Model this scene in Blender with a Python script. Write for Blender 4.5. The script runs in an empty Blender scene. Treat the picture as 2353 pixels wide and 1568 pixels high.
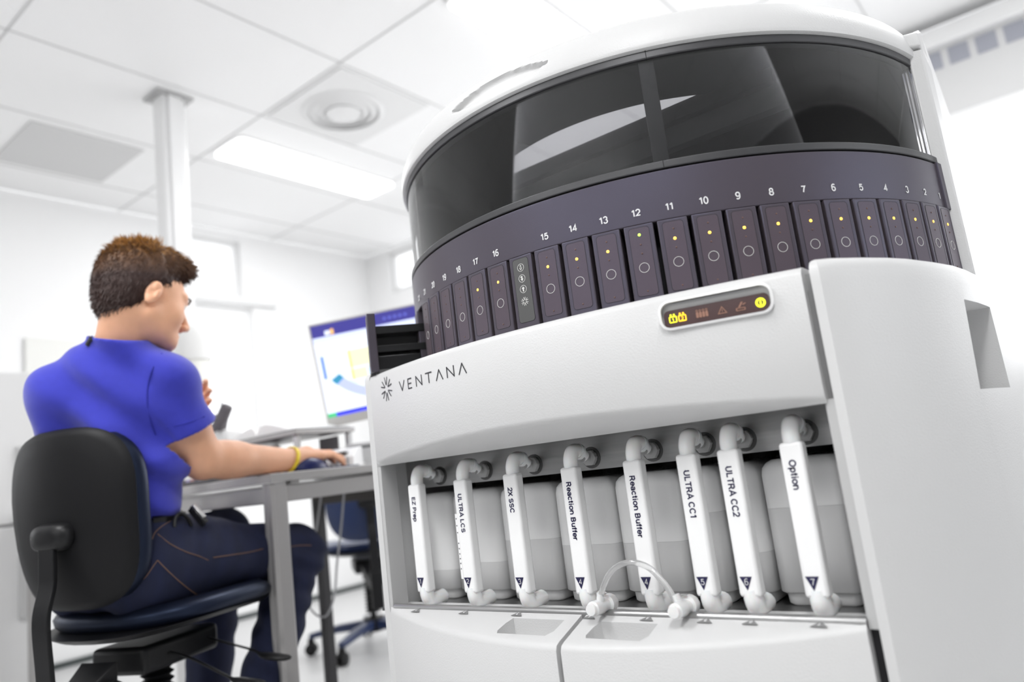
import bpy, bmesh, math, random
import numpy as np
from mathutils import Vector, Matrix
random.seed(7)
rng = np.random.RandomState(7)
COL = bpy.context.scene.collection
SC = bpy.context.scene
EYE = 0.75                      # lens height above the floor; model heights below are measured from lens level
FPX = 1669.28                   # focal length in pixels of the 2353 px wide frame
IW, IH = 2353, 1568

# ------------------------------------------------------------------ camera
def cam_axes():
    y, p, r = math.radians(37.285), math.radians(9.4945), math.radians(-7.056)
    f = Vector((-math.sin(y)*math.cos(p), math.cos(y)*math.cos(p), math.sin(p)))
    rt = Vector((math.cos(y), math.sin(y), 0)); up = rt.cross(f)
    return math.cos(r)*rt+math.sin(r)*up, math.cos(r)*up-math.sin(r)*rt, f
CR, CU, CF = cam_axes()
cd = bpy.data.cameras.new('camera'); cam = bpy.data.objects.new('camera', cd); COL.objects.link(cam)
cd.sensor_width = 36.0; cd.lens = FPX/IW*36.0
cam.matrix_world = Matrix(((CR.x, CU.x, -CF.x, 0), (CR.y, CU.y, -CF.y, 0), (CR.z, CU.z, -CF.z, EYE), (0, 0, 0, 1)))
cd.dof.use_dof = True; cd.dof.focus_distance = 1.15; cd.dof.aperture_fstop = 1.9
cd.clip_start = 0.02
SC.camera = cam
# ------------------------------------------------------------------ world and exposure
w = bpy.data.worlds.new('sky'); SC.world = w; w.use_nodes = True
bg = w.node_tree.nodes['Background']; bg.inputs[0].default_value = (0.97, 0.98, 1.0, 1); bg.inputs[1].default_value = 1.5
SC.view_settings.view_transform = 'Standard'; SC.view_settings.look = 'None'
SC.view_settings.exposure = 0.58; SC.view_settings.gamma = 1.0; SC.view_settings.use_curve_mapping = False
# daylight entering through the window openings, ceiling lamps, and fill added out of view
LAMP_W = 8; LAMP_FILL = 19  # second value drives the lamps added behind the viewer
def area(name, loc, direction, sx, sy, power, col=(1, 1, 1)):
    l = bpy.data.lights.new(name, 'AREA'); l.shape = 'RECTANGLE'; l.size = sx; l.size_y = sy; l.energy = power; l.color = col
    o = bpy.data.objects.new(name, l); COL.objects.link(o); o.location = (loc[0], loc[1], loc[2]+EYE)
    o.rotation_euler = Vector(direction).to_track_quat('-Z', 'Y').to_euler(); return o
area('window_daylight', (-0.5, 3.80, 0.70), (0, -1, -.45), 4.2, 1.1, 20, (1, 1, 1))
area('window_daylight', (-4.28, 2.6, 0.55), (1, 0, -.7), 0.5, 1.3, 3, (1, 1, 1))
area('window_daylight', (2.85, 1.9, 0.85), (-1, 0, -.05), 2.0, 1.0, 9, (.93, .96, 1))  # added side light that brightens the right cover and band
area('window_daylight', (-0.7, -2.9, 1.28), (0, 1, -.35), 2.6, .5, 12, (1, 1, 1))  # fill for the instrument front and bay, from the added front window

# ------------------------------------------------------------------ helpers
def ray(px, py):
    return CR*((px-IW/2)/FPX) - CU*((py-IH/2)/FPX) + CF
def at(px, py, d):               # a point of the place from a photo pixel and its distance along the view axis
    return ray(px, py)*d
def az(a):                       # horizontal unit vector, a degrees left of +Y
    return Vector((-math.sin(math.radians(a)), math.cos(math.radians(a)), 0))

MATS = {}
def mat(name, col, rough=.5, metal=0, spec=.5, bump=0, bscale=200, emit=None, estr=0, noise=0, nscale=5, trans=0, coat=0, stretch=None, sheen=0, alpha=1, sss=0, tint=None):
    if name in MATS: return MATS[name]
    m = bpy.data.materials.new(name); m.use_nodes = True; nt = m.node_tree; b = nt.nodes['Principled BSDF']
    b.inputs['Base Color'].default_value = (*col, 1); b.inputs['Roughness'].default_value = rough
    b.inputs['Metallic'].default_value = metal; b.inputs['Specular IOR Level'].default_value = spec
    b.inputs['Transmission Weight'].default_value = trans; b.inputs['Coat Weight'].default_value = coat
    b.inputs['Sheen Weight'].default_value = sheen; b.inputs['Alpha'].default_value = alpha
    if tint: b.inputs['Specular Tint'].default_value = (*tint, 1)
    if sss: b.inputs['Subsurface Weight'].default_value = sss; b.inputs['Subsurface Radius'].default_value = (.012, .006, .004); b.inputs['Subsurface Scale'].default_value = 1
    tc = None
    def coords():
        nonlocal tc
        if tc is None:
            t = nt.nodes.new('ShaderNodeTexCoord'); mp = nt.nodes.new('ShaderNodeMapping'); nt.links.new(t.outputs['Object'], mp.inputs[0])
            if stretch: mp.inputs['Scale'].default_value = stretch
            tc = mp
        return tc.outputs[0]
    if noise:
        n = nt.nodes.new('ShaderNodeTexNoise'); n.inputs['Scale'].default_value = nscale; n.inputs['Detail'].default_value = 5
        nt.links.new(coords(), n.inputs['Vector'])
        mx = nt.nodes.new('ShaderNodeMix'); mx.data_type = 'RGBA'; mx.blend_type = 'MIX'
        mx.inputs[6].default_value = (*[max(0, c*(1-noise)) for c in col], 1); mx.inputs[7].default_value = (*[min(1, c*(1+noise)) for c in col], 1)
        nt.links.new(n.outputs['Fac'], mx.inputs[0]); nt.links.new(mx.outputs[2], b.inputs['Base Color'])
    if bump:
        n = nt.nodes.new('ShaderNodeTexNoise'); n.inputs['Scale'].default_value = bscale; n.inputs['Detail'].default_value = 3
        nt.links.new(coords(), n.inputs['Vector'])
        bp = nt.nodes.new('ShaderNodeBump'); bp.inputs['Strength'].default_value = bump; bp.inputs['Distance'].default_value = .001
        nt.links.new(n.outputs['Fac'], bp.inputs['Height']); nt.links.new(bp.outputs[0], b.inputs['Normal'])
    if emit: b.inputs['Emission Color'].default_value = (*emit, 1); b.inputs['Emission Strength'].default_value = estr
    MATS[name] = m; return m

class G:                          # collects faces of one mesh
    def __init__(s): s.v = []; s.f = []
    def add(s, vs, fs):
        o = len(s.v); s.v += [tuple(v) for v in vs]; s.f += [tuple(i+o for i in f) for f in fs]; return s
    def box(s, c, d, R=None):
        c = Vector(c); x, y, z = d[0]/2, d[1]/2, d[2]/2
        vs = [Vector((a, b, e)) for a in (-x, x) for b in (-y, y) for e in (-z, z)]
        if R is not None: vs = [R @ v for v in vs]
        return s.add([c+v for v in vs], [(0, 1, 3, 2), (4, 6, 7, 5), (0, 4, 5, 1), (2, 3, 7, 6), (0, 2, 6, 4), (1, 5, 7, 3)])
    def span(s, a, b):
        return s.box([(a[i]+b[i])/2 for i in range(3)], [abs(b[i]-a[i]) for i in range(3)])
    def loft(s, rings, closed=True, caps=True, loop=False):
        n = len(rings[0]); vs = [p for r in rings for p in r]; fs = []
        m = len(rings)
        for i in range(m if loop else m-1):
            j0, j1 = i*n, ((i+1) % m)*n
            for k in range(n if closed else n-1):
                k2 = (k+1) % n; fs.append((j0+k, j0+k2, j1+k2, j1+k))
        if caps and closed and not loop: fs.append(tuple(range(n))[::-1]); fs.append(tuple((m-1)*n+k for k in range(n)))
        return s.add(vs, fs)
    def tube(s, pts, r, n=12, caps=True, flat=1.0, upv=None):
        pts = [Vector(p) for p in pts]; rr = r if hasattr(r, '__len__') else [r]*len(pts)
        rings = []; prev = None
        for i, p in enumerate(pts):
            t = (pts[min(i+1, len(pts)-1)]-pts[max(i-1, 0)]).normalized()
            if prev is None:
                u = Vector(upv) if upv is not None else (Vector((0, 0, 1)) if abs(t.z) < .9 else Vector((1, 0, 0)))
            else: u = prev
            u = (u-t*u.dot(t)).normalized(); prev = u; b = t.cross(u)
            rings.append([p+u*math.cos(2*math.pi*k/n)*rr[i]*flat+b*math.sin(2*math.pi*k/n)*rr[i] for k in range(n)])
        return s.loft(rings, caps=caps)
    def lathe(s, prof, c, n=32, axis=None, caps=True):
        c = Vector(c); R = Vector((0, 0, 1)).rotation_difference(Vector(axis)) if axis is not None else None
        rings = []
        for (r, z) in prof:
            ring = [Vector((r*math.cos(2*math.pi*k/n), r*math.sin(2*math.pi*k/n), z)) for k in range(n)]
            if R: ring = [R @ q for q in ring]
            rings.append([c+q for q in ring])
        return s.loft(rings, caps=caps)
    def prism(s, poly, h, M=None):   # poly in local xy, extruded to z=h
        n = len(poly); vs = [Vector((p[0], p[1], 0)) for p in poly]+[Vector((p[0], p[1], h)) for p in poly]
        if M is not None: vs = [M @ v for v in vs]
        return s.add(vs, [tuple(range(n))[::-1], tuple(range(n, 2*n))]+[(k, (k+1) % n, n+(k+1) % n, n+k) for k in range(n)])

def spline(pts, n=8):
    P = [Vector(p) for p in pts]; out = []
    for i in range(len(P)-1):
        a, b, c, d = P[max(i-1, 0)], P[i], P[i+1], P[min(i+2, len(P)-1)]
        for k in range(n):
            t = k/n; out.append(.5*((2*b)+(c-a)*t+(2*a-5*b+4*c-d)*t*t+(3*b-a-3*c+d)*t**3))
    out.append(P[-1]); return out
def rrect(w, h, r, n=5):
    o = []
    for cx, cy, a0 in ((w/2-r, h/2-r, 0), (-w/2+r, h/2-r, 90), (-w/2+r, -h/2+r, 180), (w/2-r, -h/2+r, 270)):
        for k in range(n+1):
            a = math.radians(a0+90*k/n); o.append((cx+r*math.cos(a), cy+r*math.sin(a)))
    return o
def world(o):
    m = Matrix.LocRotScale(o.location, o.rotation_euler, o.scale)
    return world(o.parent) @ m if o.parent else m
def mesh_of(g, name):
    me = bpy.data.meshes.new(name)
    if isinstance(g, bpy.types.Mesh): return g
    if isinstance(g, bmesh.types.BMesh): g.to_mesh(me); g.free(); return me
    me.from_pydata(g.v, [], g.f); me.update()
    b = bmesh.new(); b.from_mesh(me); bmesh.ops.recalc_face_normals(b, faces=b.faces); b.to_mesh(me); b.free()
    return me
def finish(o, m, bevel=0, seg=3, smooth=35, bang=28, sub=0):
    if m is not None and not o.data.materials: o.data.materials.append(m)
    if smooth:
        for p in o.data.polygons: p.use_smooth = True
        try: o.data.set_sharp_from_angle(angle=math.radians(smooth))
        except Exception: pass
    if bevel:
        md = o.modifiers.new('bevel', 'BEVEL'); md.width = bevel; md.segments = seg; md.limit_method = 'ANGLE'; md.angle_limit = math.radians(bang); md.harden_normals = False
    if sub:
        md = o.modifiers.new('sub', 'SUBSURF'); md.levels = sub; md.render_levels = sub
def part(name, g, m, parent, bevel=0, label=None, **k):
    me = mesh_of(g, name); me.transform(world(parent).inverted())
    o = bpy.data.objects.new(name, me); COL.objects.link(o); o.parent = parent
    finish(o, m, bevel, **k)
    if label: o['label'] = label
    return o
def tag(o, label, cat, group=None):
    o['label'] = label; o['category'] = cat
    if group: o['group'] = group
    return o
def thing(name, label, cat, loc, rz=0, group=None):
    o = bpy.data.objects.new(name, None); COL.objects.link(o); o.empty_display_size = .05
    o.location = loc; o.rotation_euler = (0, 0, math.radians(rz)); return tag(o, label, cat, group)
def solo(name, g, m, label=None, cat=None, group=None, bevel=0, kind=None, **k):
    me = mesh_of(g, name); n = len(me.vertices); co = np.empty(n*3); me.vertices.foreach_get('co', co); co = co.reshape(-1, 3)
    c = Vector(((co[:, 0].min()+co[:, 0].max())/2, (co[:, 1].min()+co[:, 1].max())/2, co[:, 2].min()))
    me.transform(Matrix.Translation(-c)); o = bpy.data.objects.new(name, me); COL.objects.link(o); o.location = c
    finish(o, m, bevel, **k)
    if label: tag(o, label, cat, group)
    if kind: o['kind'] = kind
    return o
def copy_tree(o, parent=None):
    c = o.copy(); COL.objects.link(c)
    if parent: c.parent = parent
    for ch in list(o.children): copy_tree(ch, c)
    return c
def cut(o, cutters):              # carve pockets with solid shapes
    for g in cutters:
        me = mesh_of(g, 'cutter'); me.transform(world(o).inverted()); c = bpy.data.objects.new('cutter', me); COL.objects.link(c)
        c.parent = o
        md = o.modifiers.new('cut', 'BOOLEAN'); md.operation = 'DIFFERENCE'; md.object = c; md.solver = 'EXACT'
        while o.modifiers[0] != md: o.modifiers.move(len(o.modifiers)-1, 0) if o.modifiers.find('cut') == len(o.modifiers)-1 else None
        bevs = [(x.width, x.segments, x.angle_limit) for x in o.modifiers if x.type == 'BEVEL']
        for x in [x for x in o.modifiers if x.type == 'BEVEL']: o.modifiers.remove(x)
        bpy.context.view_layer.update(); dg = bpy.context.evaluated_depsgraph_get()
        new = bpy.data.meshes.new_from_object(o.evaluated_get(dg)); mm = list(o.data.materials)
        o.modifiers.clear(); o.data = new
        new.materials.clear()
        for x in mm: new.materials.append(x)
        for p in new.polygons: p.material_index = 0
        bpy.data.objects.remove(c)
        for (wd, sg, al) in bevs:
            b = o.modifiers.new('bevel', 'BEVEL'); b.width = wd; b.segments = sg; b.limit_method = 'ANGLE'; b.angle_limit = al
    return o
def _arc(cx, cy, rx, ry, a0, a1, n=12):
    return [(cx+rx*math.cos(math.radians(a0+(a1-a0)*k/n)), cy+ry*math.sin(math.radians(a0+(a1-a0)*k/n))) for k in range(n+1)]
# plain bold lettering drawn as strokes: capital height 1, lower case height .74; (advance, strokes)
S_ = _arc(.36, .745, .27, .255, 15, 270, 14)+_arc(.36, .255, .28, .255, 90, -165, 14)
def _s(k=1.0): return [(.63*k, .78), ]
GLY = {
 ' ': (.38, []), '1': (.62, [[(.10, .74), (.36, .98)], [(.36, 1), (.36, 0)]]), '2': (.74, [_arc(.36, .72, .27, .28, 170, -30, 12)+[(.09, .09), (.66, .09)]]),
 '3': (.74, [_arc(.34, .74, .25, .26, 165, -80, 12), _arc(.34, .27, .28, .27, 80, -165, 12)]), '4': (.74, [[(.49, 0), (.49, .95), (.06, .27), (.68, .27)]]),
 '5': (.74, [[(.62, .91), (.19, .91), (.14, .52)]+_arc(.35, .31, .28, .31, 128, -160, 12)]), '6': (.74, [_arc(.36, .30, .27, .30, 0, 360, 20), [(.09, .34)]+_arc(.40, .55, .31, .45, 180, 50, 10)]),
 '7': (.72, [[(.05, .91), (.62, .91), (.42, .5), (.30, 0)]]), '8': (.74, [_arc(.36, .74, .23, .26, 0, 360, 18), _arc(.36, .27, .28, .27, 0, 360, 18)]), '9': (.74, [_arc(.36, .70, .27, .30, 0, 360, 20), [(.63, .66)]+_arc(.32, .45, .31, .45, 0, -130, 10)]),
 '0': (.74, [_arc(.36, .5, .27, .5, 0, 360, 24)]),
 'E': (.86, [[(.70, .91), (.14, .91), (.14, .09), (.72, .09)], [(.14, .52), (.66, .52)]]), 'Z': (.82, [[(.07, .91), (.68, .91), (.08, .09), (.72, .09)]]), 'P': (.88, [[(.14, 0), (.14, .91), (.45, .91)]+_arc(.45, .67, .25, .24, 90, -90, 10)+[(.14, .43)]]),
 'U': (.96, [[(.14, 1), (.14, .38)]+_arc(.46, .38, .32, .32, 180, 360, 12)+[(.78, 1)]]), 'L': (.80, [[(.14, 1), (.14, .09), (.70, .09)]]), 'T': (.82, [[(.03, .91), (.77, .91)], [(.40, .91), (.40, 0)]]),
 'R': (.96, [[(.14, 0), (.14, .91), (.48, .91)]+_arc(.48, .68, .25, .23, 90, -90, 10)+[(.14, .45)], [(.46, .45), (.58, .34), (.80, 0)]]), 'A': (.94, [[(.06, 0), (.46, .97), (.86, 0)], [(.21, .31), (.71, .31)]]),
 'C': (.96, [_arc(.48, .5, .38, .43, 38, 322, 20)]), 'S': (.88, [_arc(.42, .70, .29, .22, 20, 262, 14)+_arc(.42, .29, .31, .22, 82, -160, 14)]), 'X': (.86, [[(.06, 1), (.78, 0)], [(.78, 1), (.06, 0)]]),
 'B': (.94, [[(.14, 0), (.14, 1)], [(.14, .91), (.48, .91)]+_arc(.48, .71, .22, .20, 90, -90, 10)+[(.14, .51)], [(.48, .51)]+_arc(.50, .30, .25, .21, 90, -90, 10)+[(.14, .09)]]), 'O': (1.04, [_arc(.50, .5, .41, .43, 0, 360, 26)]),
 'e': (.76, [[(.09, .38), (.66, .38)]+_arc(.37, .37, .28, .31, 0, 318, 18)]), 'a': (.76, [_arc(.35, .50, .24, .19, 160, 0, 8)+[(.60, 0)], _arc(.34, .22, .25, .17, 30, 360, 14)]), 'c': (.74, [_arc(.38, .37, .29, .31, 40, 320, 16)]),
 't': (.46, [[(.22, .95), (.22, .18)]+_arc(.34, .18, .12, .10, 180, 280, 5), [(.03, .66), (.40, .66)]]), 'i': (.38, [[(.18, .74), (.18, 0)], [(.18, 1.0), (.18, .86)]]), 'o': (.80, [_arc(.40, .37, .30, .31, 0, 360, 20)]),
 'n': (.80, [[(.14, .74), (.14, 0)], _arc(.39, .40, .25, .27, 180, 0, 10)+[(.64, 0)]]), 'u': (.80, [[(.64, .74), (.64, 0)], [(.14, .74)]+_arc(.38, .34, .24, .27, 180, 360, 10)]), 'f': (.46, [[(.20, 0), (.20, .78)]+_arc(.34, .78, .14, .14, 180, 85, 5), [(.03, .66), (.40, .66)]]),
 'r': (.52, [[(.14, .74), (.14, 0)], _arc(.42, .40, .28, .26, 180, 80, 7)]), 'p': (.80, [[(.14, .74), (.14, -.27)], _arc(.40, .37, .27, .31, 0, 360, 18)]),
}
def text_mesh(s, cap, depth=.0003, align='CENTER', weight=.19):
    g = G(); x = 0; hw = weight/2
    adv = sum(GLY[c][0] for c in s); x0 = -adv/2 if align == 'CENTER' else 0; y0 = -.5 if align != 'BASE' else 0
    for ch in s:
        a, strokes = GLY[ch]
        for st in strokes:
            P_ = [Vector((p[0], p[1])) for p in st]; closed = (P_[0]-P_[-1]).length < 1e-4
            if closed: P_ = P_[:-1]
            L, R_ = [], []; n = len(P_)
            for i in range(n):
                pa = P_[i-1] if (i > 0 or closed) else None; pb = P_[(i+1) % n] if (i < n-1 or closed) else None
                d1 = (P_[i]-pa).normalized() if pa is not None else None; d2 = (pb-P_[i]).normalized() if pb is not None else None
                if d1 is None: d1 = d2
                if d2 is None: d2 = d1
                t = (d1+d2); t = t.normalized() if t.length > 1e-5 else d1
                nn = Vector((-t.y, t.x)); c = max(.45, nn.dot(Vector((-d1.y, d1.x)))); nn = nn*(hw/c)
                L.append(P_[i]+nn); R_.append(P_[i]-nn)
            tr = lambda p, z: ((x0+x+p.x)*cap, (y0+p.y)*cap, z)
            vs = [tr(p, depth) for p in L]+[tr(p, depth) for p in R_]+[tr(p, 0) for p in L]+[tr(p, 0) for p in R_]
            fs = []
            for i in range(n if closed else n-1):
                k = (i+1) % n; fs += [(i, k, n+k, n+i), (2*n+i, i, k, 2*n+k)[::-1], (n+i, n+k, 3*n+k, 3*n+i)]
            g.add(vs, fs)
        x += a
    me = bpy.data.meshes.new('lettering'); me.from_pydata(g.v, [], g.f); me.update(); return me
def frame(o, x, y, z):            # matrix with given axes and origin
    x, y, z = Vector(x).normalized(), Vector(y).normalized(), Vector(z).normalized()
    return Matrix(((x.x, y.x, z.x, o[0]), (x.y, y.y, z.y, o[1]), (x.z, y.z, z.z, o[2]), (0, 0, 0, 1)))
def put_text(name, s, size, M, m, parent, **k):
    me = text_mesh(s, size, **k); me.transform(M); return part(name, me, m, parent, smooth=0)

# ------------------------------------------------------------------ materials
WALL = mat('wall paint', (.92, .92, .92), .8, bump=.15, bscale=300)
CEIL = mat('ceiling tile', (.93, .93, .93), .9, bump=.3, bscale=500)
FLOOR = mat('floor vinyl', (.56, .56, .56), .35, noise=.03, nscale=30)
WHITE = mat('moulded plastic', (.64, .64, .64), .42, bump=.35, bscale=420)
WHITE2 = mat('smooth white plastic', (.84, .84, .84), .35)
GAP = mat('dark gap', (.012, .012, .014), .8)
DARK = mat('graphite lacquer', (.072, .060, .066), .42, metal=.0, spec=.55, bump=.12, bscale=900, tint=(.50, .58, 1.0))  # blue specular tint puts bluish window light into the sheen
DARKP = mat('graphite face plate', (.090, .070, .078), .46, spec=.45, bump=.08, bscale=900, tint=(.55, .60, 1.0))  # same bluish window sheen carried by its specular tint
RIM = mat('grey rim', (.062, .062, .066), .4, metal=.3, bump=.1, bscale=900)
STEEL = mat('brushed steel', (.42, .42, .42), .33, metal=.85, noise=.18, nscale=14, stretch=(1, 12, 12), bump=.1, bscale=60)
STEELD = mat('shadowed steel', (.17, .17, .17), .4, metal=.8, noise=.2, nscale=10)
CARBOY = mat('milky container plastic', (.93, .93, .93), .38, sss=.0)
LIQ = mat('liquid behind milky plastic', (.74, .74, .74), .35)
TUBEM = mat('milky tubing', (.90, .90, .90), .25, sss=.25)
LABEL = mat('label white', (.93, .93, .93), .35)
INK = mat('navy ink', (.012, .010, .06), .5)
INKG = mat('grey print', (.10, .10, .11), .5)
PRINTW = mat('white print', (.75, .75, .76), .6)
ALU = mat('table aluminium', (.40, .39, .385), .38, metal=.35)
BLACKP = mat('black plastic', (.007, .007, .008), .4, spec=.35)
LEATH = mat('black vinyl', (.008, .008, .009), .48, bump=.25, bscale=500, spec=.2)
LEATHN = mat('blue black vinyl', (.007, .009, .018), .36, bump=.25, bscale=500, spec=.45, tint=(.45, .6, 1.0))  # bluish reflections on the cushions put into base and specular colour
BLUEV = mat('navy vinyl', (.02, .035, .10), .3, bump=.2, bscale=500)
SKIN = mat('skin', (.78, .42, .26), .5, sss=.12, noise=.12, nscale=30, bump=.15, bscale=150)
LIGHTM = mat('lamp diffuser', (.9, .9, .9), .5, emit=(1, 1, 1), estr=4.0)
exec_order = []

# ------------------------------------------------------------------ the room
FZ = -EYE; CZ = 1.80; LX = -4.36; BY = 3.90; RX = 3.0; FY = -3.0
def wall_with_holes(name, fixed, axis, a0, a1, z0, z1, holes, t=.12, sgn=1, m=None):
    g = G(); holes = sorted(holes)
    def seg(u0, u1, w0, w1):
        if u1-u0 < 1e-4 or w1-w0 < 1e-4: return
        if axis == 'X': g.span((u0, fixed, w0), (u1, fixed+sgn*t, w1))
        else: g.span((fixed, u0, w0), (fixed+sgn*t, u1, w1))
    cur = a0
    cols = sorted(set([a0, a1]+[h[0] for h in holes]+[h[1] for h in holes]))
    for u0, u1 in zip(cols, cols[1:]):
        hs = sorted([(h[2], h[3]) for h in holes if h[0] <= u0+1e-6 and h[1] >= u1-1e-6]); zc = z0
        for (b, c) in hs: seg(u0, u1, zc, b); zc = c
        seg(u0, u1, zc, z1)
    return solo(name, g, m or WALL, kind='structure', smooth=0)
solo('floor', G().span((LX-.12, FY-.12, FZ-.1), (RX+.12, BY+.12, FZ)), FLOOR, kind='structure', smooth=0)
BW = [(-2.6, 1.6, .10, 1.66), (-4.10, -3.2, 1.43, 1.76)]
LW = [(-1.9, .1, .1, 1.5), (2.36, 2.76, 1.34, 1.74), (2.36, 2.83, .15, 1.27)]  # first opening is out of view, added to brighten the left glass
RW = [(.9, 2.9, .35, 1.4)]  # out of view, added for bluish light from the side
FW = [(-2.0, .6, 1.0, 1.55)]  # out of view, added for fill on the instrument front
wall_with_holes('wall_back', BY, 'X', LX, RX, FZ, CZ, BW)
wall_with_holes('wall_left', LX, 'Y', FY, BY, FZ, CZ, LW, sgn=-1)
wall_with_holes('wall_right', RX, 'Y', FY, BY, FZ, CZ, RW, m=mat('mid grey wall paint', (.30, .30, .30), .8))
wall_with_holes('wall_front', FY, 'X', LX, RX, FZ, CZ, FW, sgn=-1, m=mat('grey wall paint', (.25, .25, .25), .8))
WF = mat('window frame paint', (.8, .8, .8), .4)
GLASS = mat('window glass', (1, 1, 1), 0, trans=1, alpha=.12)
nwin = 0
def window(fixed, axis, hole, sgn, mull=1):
    global nwin; nwin += 1
    a0, a1, z0, z1 = hole; g = G(); y0, y1 = fixed+sgn*.03, fixed+sgn*.08
    def b(u0, u1, w0, w1, d0=y0, d1=y1, gg=None):
        (gg or g).span((u0, d0, w0), (u1, d1, w1)) if axis == 'X' else (gg or g).span((d0, u0, w0), (d1, u1, w1))
    f = .035
    b(a0, a1, z0, z0+f); b(a0, a1, z1-f, z1); b(a0, a0+f, z0+f, z1-f); b(a1-f, a1, z0+f, z1-f)
    for k in range(1, mull+1):
        u = a0+(a1-a0)*k/(mull+1); b(u-f/2, u+f/2, z0+f, z1-f)
    o = solo('window_%d' % nwin, g, WF, kind='structure', smooth=0)
    gg = G(); b(a0+f, a1-f, z0+f, z1-f, fixed+sgn*.052, fixed+sgn*.057, gg); part('pane', gg, GLASS, o, smooth=0)
window(BY, 'X', BW[0], 1, 3); window(BY, 'X', BW[1], 1, 0); window(LX, 'Y', LW[1], -1, 0); window(LX, 'Y', LW[2], -1, 0); window(LX, 'Y', LW[0], -1, 1)
window(RX, 'Y', RW[0], 1, 1); window(FY, 'X', FW[0], -1, 1)
# ceiling: plain slab plus a recessed-joint grid of tiles
XL = [-2.233-.6*k for k in range(-9, 5)]; YL = [.894-1.06*k for k in range(4)][::-1]+[1.953, 3.01]
XL = sorted(x for x in XL if LX < x < RX); XL = [LX]+XL+[RX]; YL = [FY]+sorted(y for y in YL if FY < y < BY)+[BY]
lamps = [(-3.335, -3.08, 1.99, 3.045), (-1.64, -1.385, 2.005, 3.0), (.16, .415, 2.005, 3.0), (-1.64, -1.385, -.92, .10), (.16, .415, -.92, .10)]  # last two: out of view, added to light the instrument front from above
g = G(); g.span((LX, FY, CZ+.03), (RX, BY, CZ+.13))
vent = (-2.82, -2.245, 1.965, 2.545)
for x0, x1 in zip(XL, XL[1:]):
    for y0, y1 in zip(YL, YL[1:]):
        g.span((x0+.004, y0+.004, CZ), (x1-.004, y1-.004, CZ+.031))
ce = solo('ceiling', g, CEIL, kind='structure', smooth=0)
TR = mat('ceiling grid rail', (.66, .66, .66), .6)
g = G()
for x in XL[1:-1]: g.span((x-.0035, FY, CZ-.003), (x+.0035, BY, CZ+.012))
for y in YL[1:-1]: g.span((LX, y-.0035, CZ-.003), (RX, y+.0035, CZ+.012))
for x0, x1 in zip(XL, XL[1:]): pass
tr = solo('trim_1', g, TR, kind='structure', smooth=0)
lamp_labels = ['long glowing ceiling lamp between the air vent and the far corner', 'long ceiling lamp whose end shows above the instrument hood', 'ceiling lamp over the right side of the instrument, near the roller blind', 'ceiling lamp behind the viewer on the left', 'ceiling lamp behind the viewer on the right']
for i, (x0, x1, y0, y1) in enumerate(lamps):
    t = thing('ceiling_lamp', lamp_labels[i], 'ceiling lamp', ((x0+x1)/2, (y0+y1)/2, CZ-.02), 0, 'recessed ceiling lamps')
    M = Matrix.Translation(((x0+x1)/2, (y0+y1)/2, CZ-.018))
    part('diffuser', G().prism(rrect(x1-x0, y1-y0, .03), .012, M), LIGHTM, t, smooth=0)
    ll = area('lamp_light', ((x0+x1)/2, (y0+y1)/2, -EYE), (0, 0, -1), x1-x0, y1-y0, LAMP_W if y0 > 0 else LAMP_FILL); ll.parent = t; ll.location = (0, 0, -.004)
    M = Matrix.Translation(((x0+x1)/2, (y0+y1)/2, CZ-.008))
    part('housing', G().prism(rrect(x1-x0+.03, y1-y0+.03, .04), .007, M), WHITE2, t, smooth=0)
# air vent: square plate with round swirl rings
t = thing('air_vent', 'square ceiling air vent with a round diffuser', 'air vent', ((vent[0]+vent[1])/2, (vent[2]+vent[3])/2, CZ-.02))
vc = Vector(((vent[0]+vent[1])/2-.02, (vent[2]+vent[3])/2-.03, CZ))
part('plate', G().span((vent[0]+.01, vent[2]+.01, CZ-.008), (vent[1]-.01, vent[3]-.03, CZ-.001)), mat('vent paint', (.80, .80, .80), .6), t, smooth=0)
for r in (.20, .16, .12): part('ring', G().lathe([(r, -.009), (r-.02, -.02), (r-.024, -.02), (r-.008, -.009)], vc, 40, caps=False), mat('vent paint', (.8, .8, .8), .6), t)
part('hub', G().lathe([(.09, -.009), (.085, -.024), (.01, -.03)], vc, 40), mat('vent paint', (.8, .8, .8), .6), t)
# grey access panel in the ceiling
solo('ceiling_panel', G().span((-3.99, 1.19, CZ-.006), (-3.49, 1.70, CZ-.001)), mat('grey ceiling panel', (.66, .66, .66), .7), 'grey square access panel in the ceiling left of the column', 'ceiling panel', smooth=0)
# beam along the left wall below the ceiling and above the lower window
solo('trim_2', G().span((LX, 2.2, 1.285), (LX+.05, 3.0, 1.33)), mat('wall trim', (.78, .78, .78), .7), kind='structure', smooth=0)
solo('baseboard_left', G().span((LX, FY, FZ), (LX+.02, BY, FZ+.03)), mat('baseboard paint', (.06, .07, .07), .5), kind='structure', smooth=0)
solo('baseboard_back', G().span((LX, BY-.02, FZ), (RX, BY, FZ+.03)), mat('baseboard paint', (.06, .07, .07), .5), kind='structure', smooth=0)

# service column between ceiling and desk
t = thing('service_column', 'slim white service column running from the ceiling behind the person', 'column', (-2.95, 1.55, FZ))
part('shaft', G().span((-2.995, 1.50, FZ), (-2.905, 1.61, CZ-.004)), WHITE2, t, bevel=.012)
part('cover_strip', G().span((-2.905, 1.525, FZ+.4), (-2.893, 1.585, CZ-.01)), WHITE2, t, bevel=.003)
part('ceiling_collar', G().span((-3.02, 1.475, CZ-.012), (-2.88, 1.635, CZ-.004)), mat('collar grey', (.45, .45, .45), .6), t)
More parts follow.
